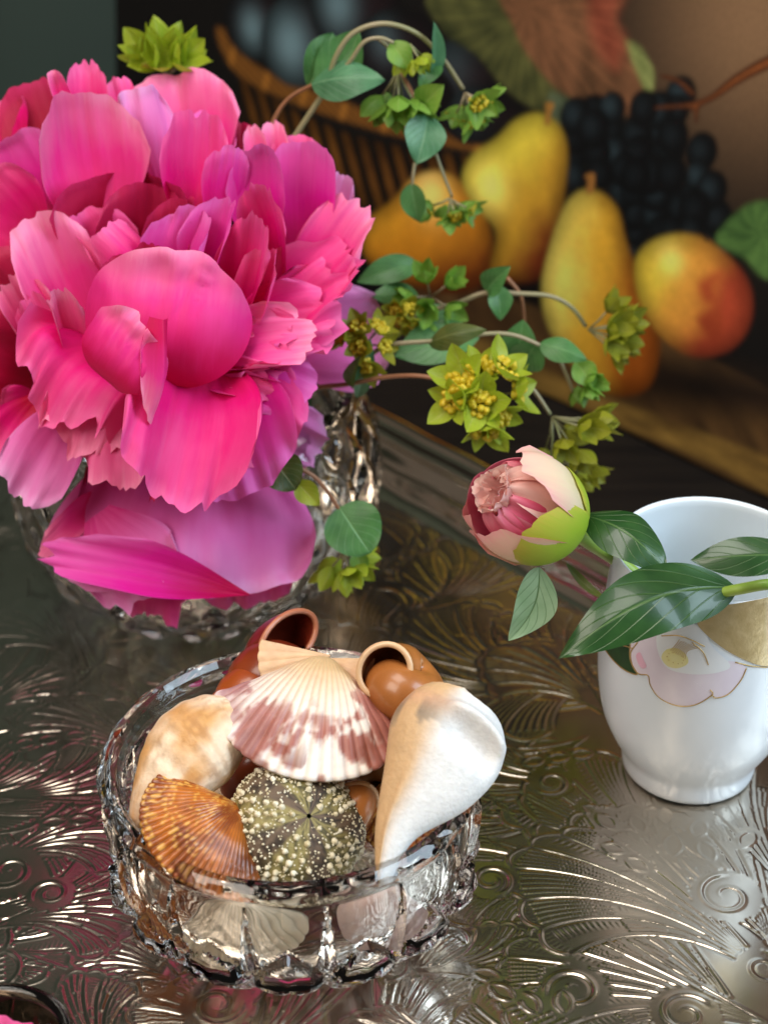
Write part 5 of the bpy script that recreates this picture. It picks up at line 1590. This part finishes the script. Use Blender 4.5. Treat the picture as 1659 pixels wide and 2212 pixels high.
leaf(s1, at(930, 240, .700), at(890, 330, .700), 70, (-.5, -.8, .2), 'mid', bow=-.05, fold=.3)
stalk(s1, [at(896, 352, .690), at(892, 380, .688), at(890, 405, .688)], .0008)
leaf(s1, at(888, 395, .688), at(905, 480, .684), 58, (-.3, -.9, .3), 'mid', bow=.06, fold=.3)
stalk(s1, [at(940, 330, .692), at(958, 378, .690), at(976, 425, .690)], .0008)
head(s1, at(972, 428, .690), (.0, -.2, -1), 6, .0075, .0085, 'green', True, 1.25)
# upright head at the back left
s2 = sprig('single upright lime green head rising behind the left petals', 0, 0)
stalk(s2, [VT, at(370, 330, .712), at(362, 165, .716)], .0012)
head(s2, at(362, 165, .716), (0, -.1, 1), 8, .0085, .0155, 'lime', False, 1.0)
# long sprays to the right
s3 = sprig('long spray reaching right, ending in the bright yellow flower head above the bud', 0, 0)
stalk(s3, [VT, at(620, 850, .640), at(690, 836, .634), at(750, 830, .628), at(830, 815, .622), at(905, 812, .616), at(965, 825, .612), at(1015, 848, .610)], .0011, m_stalk_red)
head(s3, at(1030, 858, .609), (.15, -.75, .35), 8, .0135, .0140, 'lime', True, 1.15, ball=.0013)
leaf(s3, at(760, 838, .627), at(778, 768, .620), 34, (-.5, -.8, .3), 'olive', bow=.1, fold=.6)
leaf(s3, at(772, 860, .630), at(800, 730, .628), 42, (.3, -.9, .3), 'blue', bow=.06, fold=.3)
leaf(s3, at(665, 830, .642), at(585, 915, .636), 110, (.2, -.8, .5), 'dark', bow=.06, fold=.1, peak=.55, blunt=.8)
s4 = sprig('spray with pale arching stalks crossing in front of the painted pears', 0, 0)
stalk(s4, [VT, at(740, 830, .650), at(790, 778, .640), at(830, 748, .636), at(880, 740, .634), at(940, 736, .634), at(1050, 721, .636), at(1110, 724, .638), at(1165, 745, .640)], .0011)
leaf(s4, at(925, 742, .634), at(1052, 712, .626), 58, (.1, -.7, .7), 'olive', bow=.16, fold=-.4, peak=.4)
leaf(s4, at(1165, 742, .640), at(1268, 778, .634), 58, (.1, -.7, .7), 'mid', bow=.12, fold=-.3, peak=.4)
leaf(s4, at(1160, 738, .643), at(1120, 800, .650), 80, (-.1, -.9, .3), 'mid', bow=.1, fold=.2)
leaf(s4, at(1130, 690, .648), at(1118, 790, .650), 84, (-.2, -.9, .4), 'mid', bow=.1, fold=.2, peak=.5)
stalk(s4, [at(1205, 770, .640), at(1225, 815, .640), at(1245, 866, .640)], .0009)
leaf(s4, at(1242, 780, .640), at(1285, 838, .634), 56, None, 'green', bow=.12, fold=.3)
head(s4, at(1250, 800, .642), (.3, -.4, -.5), 4, .006, .009, 'green', False, .9)
stalk(s4, [at(985, 765, .632), at(1040, 775, .630), at(1100, 795, .628), at(1150, 840, .626), at(1188, 895, .624)], .0011)
head(s4, at(1192, 900, .624), (.55, -.35, -.55), 9, .0150, .0135, 'ochre', False, 1.15)
head(s4, at(1225, 985, .630), (.2, -.3, -.9), 6, .011, .011, 'ochre', False, 1.0)
s5 = sprig('spray with a folded leaf and a dull yellow head hanging over the tall painted pear', 0, 0)
stalk(s5, [VT, at(760, 760, .670), at(830, 710, .668), at(900, 680, .668), at(985, 655, .668), at(1050, 632, .668), at(1120, 634, .668), at(1190, 640, .670), at(1235, 665, .672), at(1265, 705, .674)], .0012)
leaf(s5, at(1050, 630, .668), at(1102, 574, .662), 58, (-.3, -.8, .4), 'mid', bow=.1, fold=.5)
leaf(s5, at(1072, 615, .668), at(1080, 692, .662), 56, (.3, -.9, .2), 'mid', bow=.1, fold=.3)
stalk(s5, [at(1095, 600, .676), at(1125, 640, .676), at(1133, 700, .676)], .0009, m_stalk_red)
head(s5, at(1270, 712, .674), (.75, -.2, .15), 7, .012, .0125, 'ochre', False, .9)
head(s5, at(930, 640, .672), (.0, -.9, .1), 6, .009, .0115, 'green', False, 1.2)
leaf(s5, at(905, 570, .682), at(770, 610, .676), 66, (0, -.7, .7), 'mid', bow=.1, fold=.2)
leaf(s5, at(905, 640, .676), at(800, 640, .668), 62, (0, -.7, .7), 'mid', bow=.14, fold=-.2)
leaf(s5, at(1040, 720, .660), at(850, 770, .650), 105, (.05, -.6, .8), 'mid', bow=.06, fold=.1, peak=.5)
leaf(s5, at(1000, 680, .676), at(850, 705, .670), 70, (.05, -.6, .8), 'mid', bow=.06, fold=.1, peak=.5)
head(s5, at(870, 660, .666), (-.1, -.8, -.3), 4, .0065, .0085, 'ochre', True, .9)
s6 = sprig('short sprig whose yellow green head lies on the mauve side petal', 0, 0)
stalk(s6, [VT, at(745, 800, .655), at(785, 745, .640)], .001)
head(s6, at(792, 742, .638), (-.15, -.85, .4), 6, .0095, .0095, 'ochre', True, 1.15)
# drooping sprig over the front of the vase
s7 = sprig('drooping sprig with one large round leaf and a nodding pale green head', 0, 0)
stalk(s7, [VT, at(600, 900, .610), at(556, 935, .592), at(546, 955, .588), at(560, 978, .586), at(590, 985, .585), at(660, 1018, .584), at(690, 1040, .584), at(720, 1080, .584), at(737, 1108, .584)], .0010, m_stalk_red)
leaf(s7, at(585, 985, .585), at(640, 1058, .578), 92, (.2, -.85, .5), 'olive', bow=.06, fold=.15, peak=.45, blunt=.7)
leaf(s7, at(640, 1040, .582), at(690, 1092, .578), 52, None, 'lime', bow=.1, fold=.3)
leaf(s7, at(733, 1095, .584), at(800, 1196, .574), 128, (.1, -.85, .5), 'mid', bow=.05, fold=.12, peak=.42, blunt=.62, ns=15, nt=24)
stalk(s7, [at(745, 1120, .588), at(735, 1165, .586), at(742, 1195, .585)], .0009, m_stalk_red)
head(s7, at(742, 1192, .585), (.05, -.3, -.95), 6, .0075, .0105, 'lime', False, 1.2)
leaf(s7, at(770, 1190, .584), at(785, 1248, .578), 42, None, 'green', bow=.1, fold=.3)

# ---- peony bud and its leaves, standing in the cup
bud = thing('peony_bud', Vector((CX, CY, 0.012)), 'half open cream and pink peony bud with a lime green sepal', 'flower bud')
BA = Vector((-0.74, -0.30, 0.60)).normalized()          # the bud opens this way
BC = at(1135, 1095, 0.520)
bu = Vector((0, 0, 1)); bu = (bu - BA * bu.dot(BA)).normalized()
bs = BA.cross(bu)                                         # towards the viewer's right side of the axis
if bs.dot(TOCAM) < 0:
    bs = -bs
BL, BW = 0.0210, 0.0188
m_cream = mat_petal('cream_pink_petal', (0.62, 0.60, 0.20), (0.80, 0.66, 0.44), (0.86, 0.42, 0.40), transl=0.25)
m_blush = mat_petal('blush_petal', (0.78, 0.26, 0.26), (0.86, 0.46, 0.42), (0.90, 0.62, 0.56), transl=0.3)
m_rose = mat_petal('deep_rose_petal', (0.50, 0.02, 0.08), (0.66, 0.06, 0.16), (0.80, 0.28, 0.36), transl=0.3)
m_sepal = mat_petal('lime_sepal', (0.18, 0.34, 0.015), (0.34, 0.50, 0.03), (0.50, 0.46, 0.06), transl=0.2)
def cap(name, az, half, p0, p1, k, mat, frill=0.03, open_=0.0, ns=21, nt=20, lift=0.0, fl=0.0):
    """a petal that wraps the bud: az = direction round the axis (0 = viewer, pi/2 = up), p0..p1 = from base (0) to tip (pi)"""
    S = np.linspace(-1, 1, ns)[:, None]; T = np.linspace(0, 1, nt)[None, :]
    q = rpet.uniform(0, 40)
    end = p0 + (p1 - p0) * (np.clip(1 - np.abs(S) ** 2.4, 0, 1) ** 0.5 * 0.55 + 0.45) + frill * 3 * (vn(S * 5 + q, S * 0) - .5) + frill * 2 * (vn(S * 14 + q, S * 0 + 4) - .5)
    p = p0 + (end - p0) * T
    w = np.clip(np.sin(p) ** 0.3, 0, 1)
    A = az + half * S * (0.55 + 0.45 * np.sin(np.clip(T * 1.3, 0, 1) * math.pi / 2))
    rr = BW * k * np.sin(p) ** 0.9 * (1 + open_ * T ** 3) + lift + fl * BW * T ** 3 * np.sin(S * 7 + q) * .12
    xx = -BL * k * np.cos(p) * 1.05
    P = (np.array(BC) + xx[..., None] * np.array(BA) + (rr * np.cos(A))[..., None] * np.array(bs) + (rr * np.sin(A))[..., None] * np.array(bu))
    st = np.stack([np.broadcast_to(S * .5 + .5, p.shape), np.broadcast_to(T, p.shape), np.full(p.shape, rpet.random())], -1)
    return mk(name, P.reshape(-1, 3), gridF(ns, nt), mat, bud, attrs={'st': st.reshape(-1, 3)})
H = math.pi
# inner folds
for k in range(7):
    cap('inner_petal', k * 0.9, 0.8, 0.5, 2.75 + 0.05 * (k % 3), 0.70 + 0.035 * (k % 4), m_rose if k % 3 == 0 else m_blush, 0.09, -.1, fl=1.0)
for k in range(6):
    a = k * 1.05 + .3
    b0 = BC + BA * 0.004 + (bs * math.cos(a) + bu * math.sin(a)) * 0.004
    t0 = BC + BA * 0.0185 + (bs * math.cos(a) + bu * math.sin(a)) * (0.006 + .002 * (k % 2))
    petal(bud, b0, t0, 0.014, BA * .5 - (bs * math.cos(a) + bu * math.sin(a)), cup=.5, ruf=.18, frill=.07, mat=m_blush, name='inner_petal', wrinkle=2)
cap('petal', math.radians(165), 1.0, 0.5, 2.55, 0.90, m_rose, 0.05, -.05)
cap('petal', math.radians(-140), 0.9, 0.5, 2.62, 0.96, m_rose, 0.05, .0)
cap('petal', math.radians(75), 0.85, 0.4, 2.42, 1.00, m_cream, 0.06, .10, fl=.6)
cap('petal', math.radians(-60), 1.05, 0.4, 2.30, 1.01, m_cream, 0.05, .05, fl=.4)
cap('petal', math.radians(-112), 0.75, 0.4, 2.50, 0.985, m_cream, 0.05, .05, fl=.6)
cap('sepal', math.radians(-8), 0.90, 0.12, 1.95, 1.055, m_sepal, 0.02, -.02)
cap('sepal', math.radians(80), 0.70, 0.12, 1.35, 1.06, m_sepal, 0.02, -.02)
cap('sepal', math.radians(-75), 0.75, 0.12, 1.45, 1.05, m_sepal, 0.02, -.02)
cap('sepal', math.radians(190), 0.8, 0.12, 1.3, 1.05, m_sepal, 0.02, -.02)
bb = BC - BA * BL * 1.0
m_budstem = mat_noise('lime_stem', (0.16, 0.28, 0.03), (0.30, 0.42, 0.06), 90, 0.42)
V, F = tubeVF(smooth_path([bb + BA * .002, bb.lerp(at(1330, 1208, .534), .5), at(1335, 1212, .534), at(1420, 1275, .532), Vector((CX - .005, CY + .003, .075)), Vector((CX + .008, CY + .006, .014))], 7), 0.0026, 9)
mk('stem', V, F, m_budstem, bud)
leaf(bud, at(1262, 1112, .528), at(1437, 1228, .506), 118, (.25, -.60, .75), 'dark', bow=.16, fold=-.22, peak=.48, blunt=.75, ns=17, nt=30)
leaf(bud, at(1590, 1268, .497), at(1206, 1424, .470), 158, (-.05, -.62, .78), 'dark', bow=.14, fold=-.18, peak=.42, side=.07, ns=19, nt=36, wave=.05)
leaf(bud, at(1165, 1225, .512), at(1098, 1384, .500), 92, (.1, -.9, .45), 'silver', bow=-.05, fold=.3, peak=.4, side=-.14, ns=13, nt=26)
leaf(bud, at(1740, 1200, .480), at(1490, 1210, .482), 92, (.05, -.62, .78), 'dark', bow=.08, fold=-.22, peak=.5, ns=15, nt=26)
leaf(bud, at(1222, 1215, .516), at(1316, 1298, .503), 20, (.3, -.8, .5), 'olive', bow=-.25, fold=.5, peak=.4)
V, F = tubeVF(smooth_path([at(1560, 1280, .494), at(1600, 1272, .492), at(1670, 1262, .490), at(1760, 1275, .500), Vector((CX + .028, CY - .012, .09)), Vector((CX + .02, CY - .002, .05)), Vector((CX + .01, CY, .014))], 7), 0.0019, 8)
mk('stem', V, F, m_budstem, bud)

# ---- dark glass dish at the near left edge, with a pink petal in it
m_smoke = mat_glass('smoked_glass', (0.16, 0.12, 0.09), 1.5)
dc = atz(-18, 2268, 0.028)
dish = thing('smoked_glass_dish', (dc.x, dc.y, 0), 'small dark smoked glass dish holding a fallen pink petal, at the tray edge', 'dish')
pr = prof_interp([(0.0006, 0.0022), (0.012, 0.0020), (0.016, 0.004), (0.0225, 0.016), (0.0250, 0.0285), (0.0240, 0.0300), (0.0215, 0.0288), (0.0185, 0.016), (0.012, 0.006), (0.0006, 0.005)], 40)
th = np.linspace(0, 2 * math.pi, 72, endpoint=False)
rg_ = [np.stack([dc.x + r * np.cos(th), dc.y + r * np.sin(th), np.full(72, z)], -1) for r, z in pr]
o = mk('dish_body', np.concatenate(rg_), gridF(len(rg_), 72, False, True), m_smoke, dish); fix_normals(o)
fp = thing('fallen_petal', (dc.x, dc.y, 0.010), 'curled hot pink petal lying in the smoked glass dish', 'petal')
petal(fp, (dc.x - .004, dc.y - .012, .012), (dc.x + .006, dc.y + .014, .026), .030, (-.2, -.4, .9), cup=.5, tone='hot', ruf=.15)
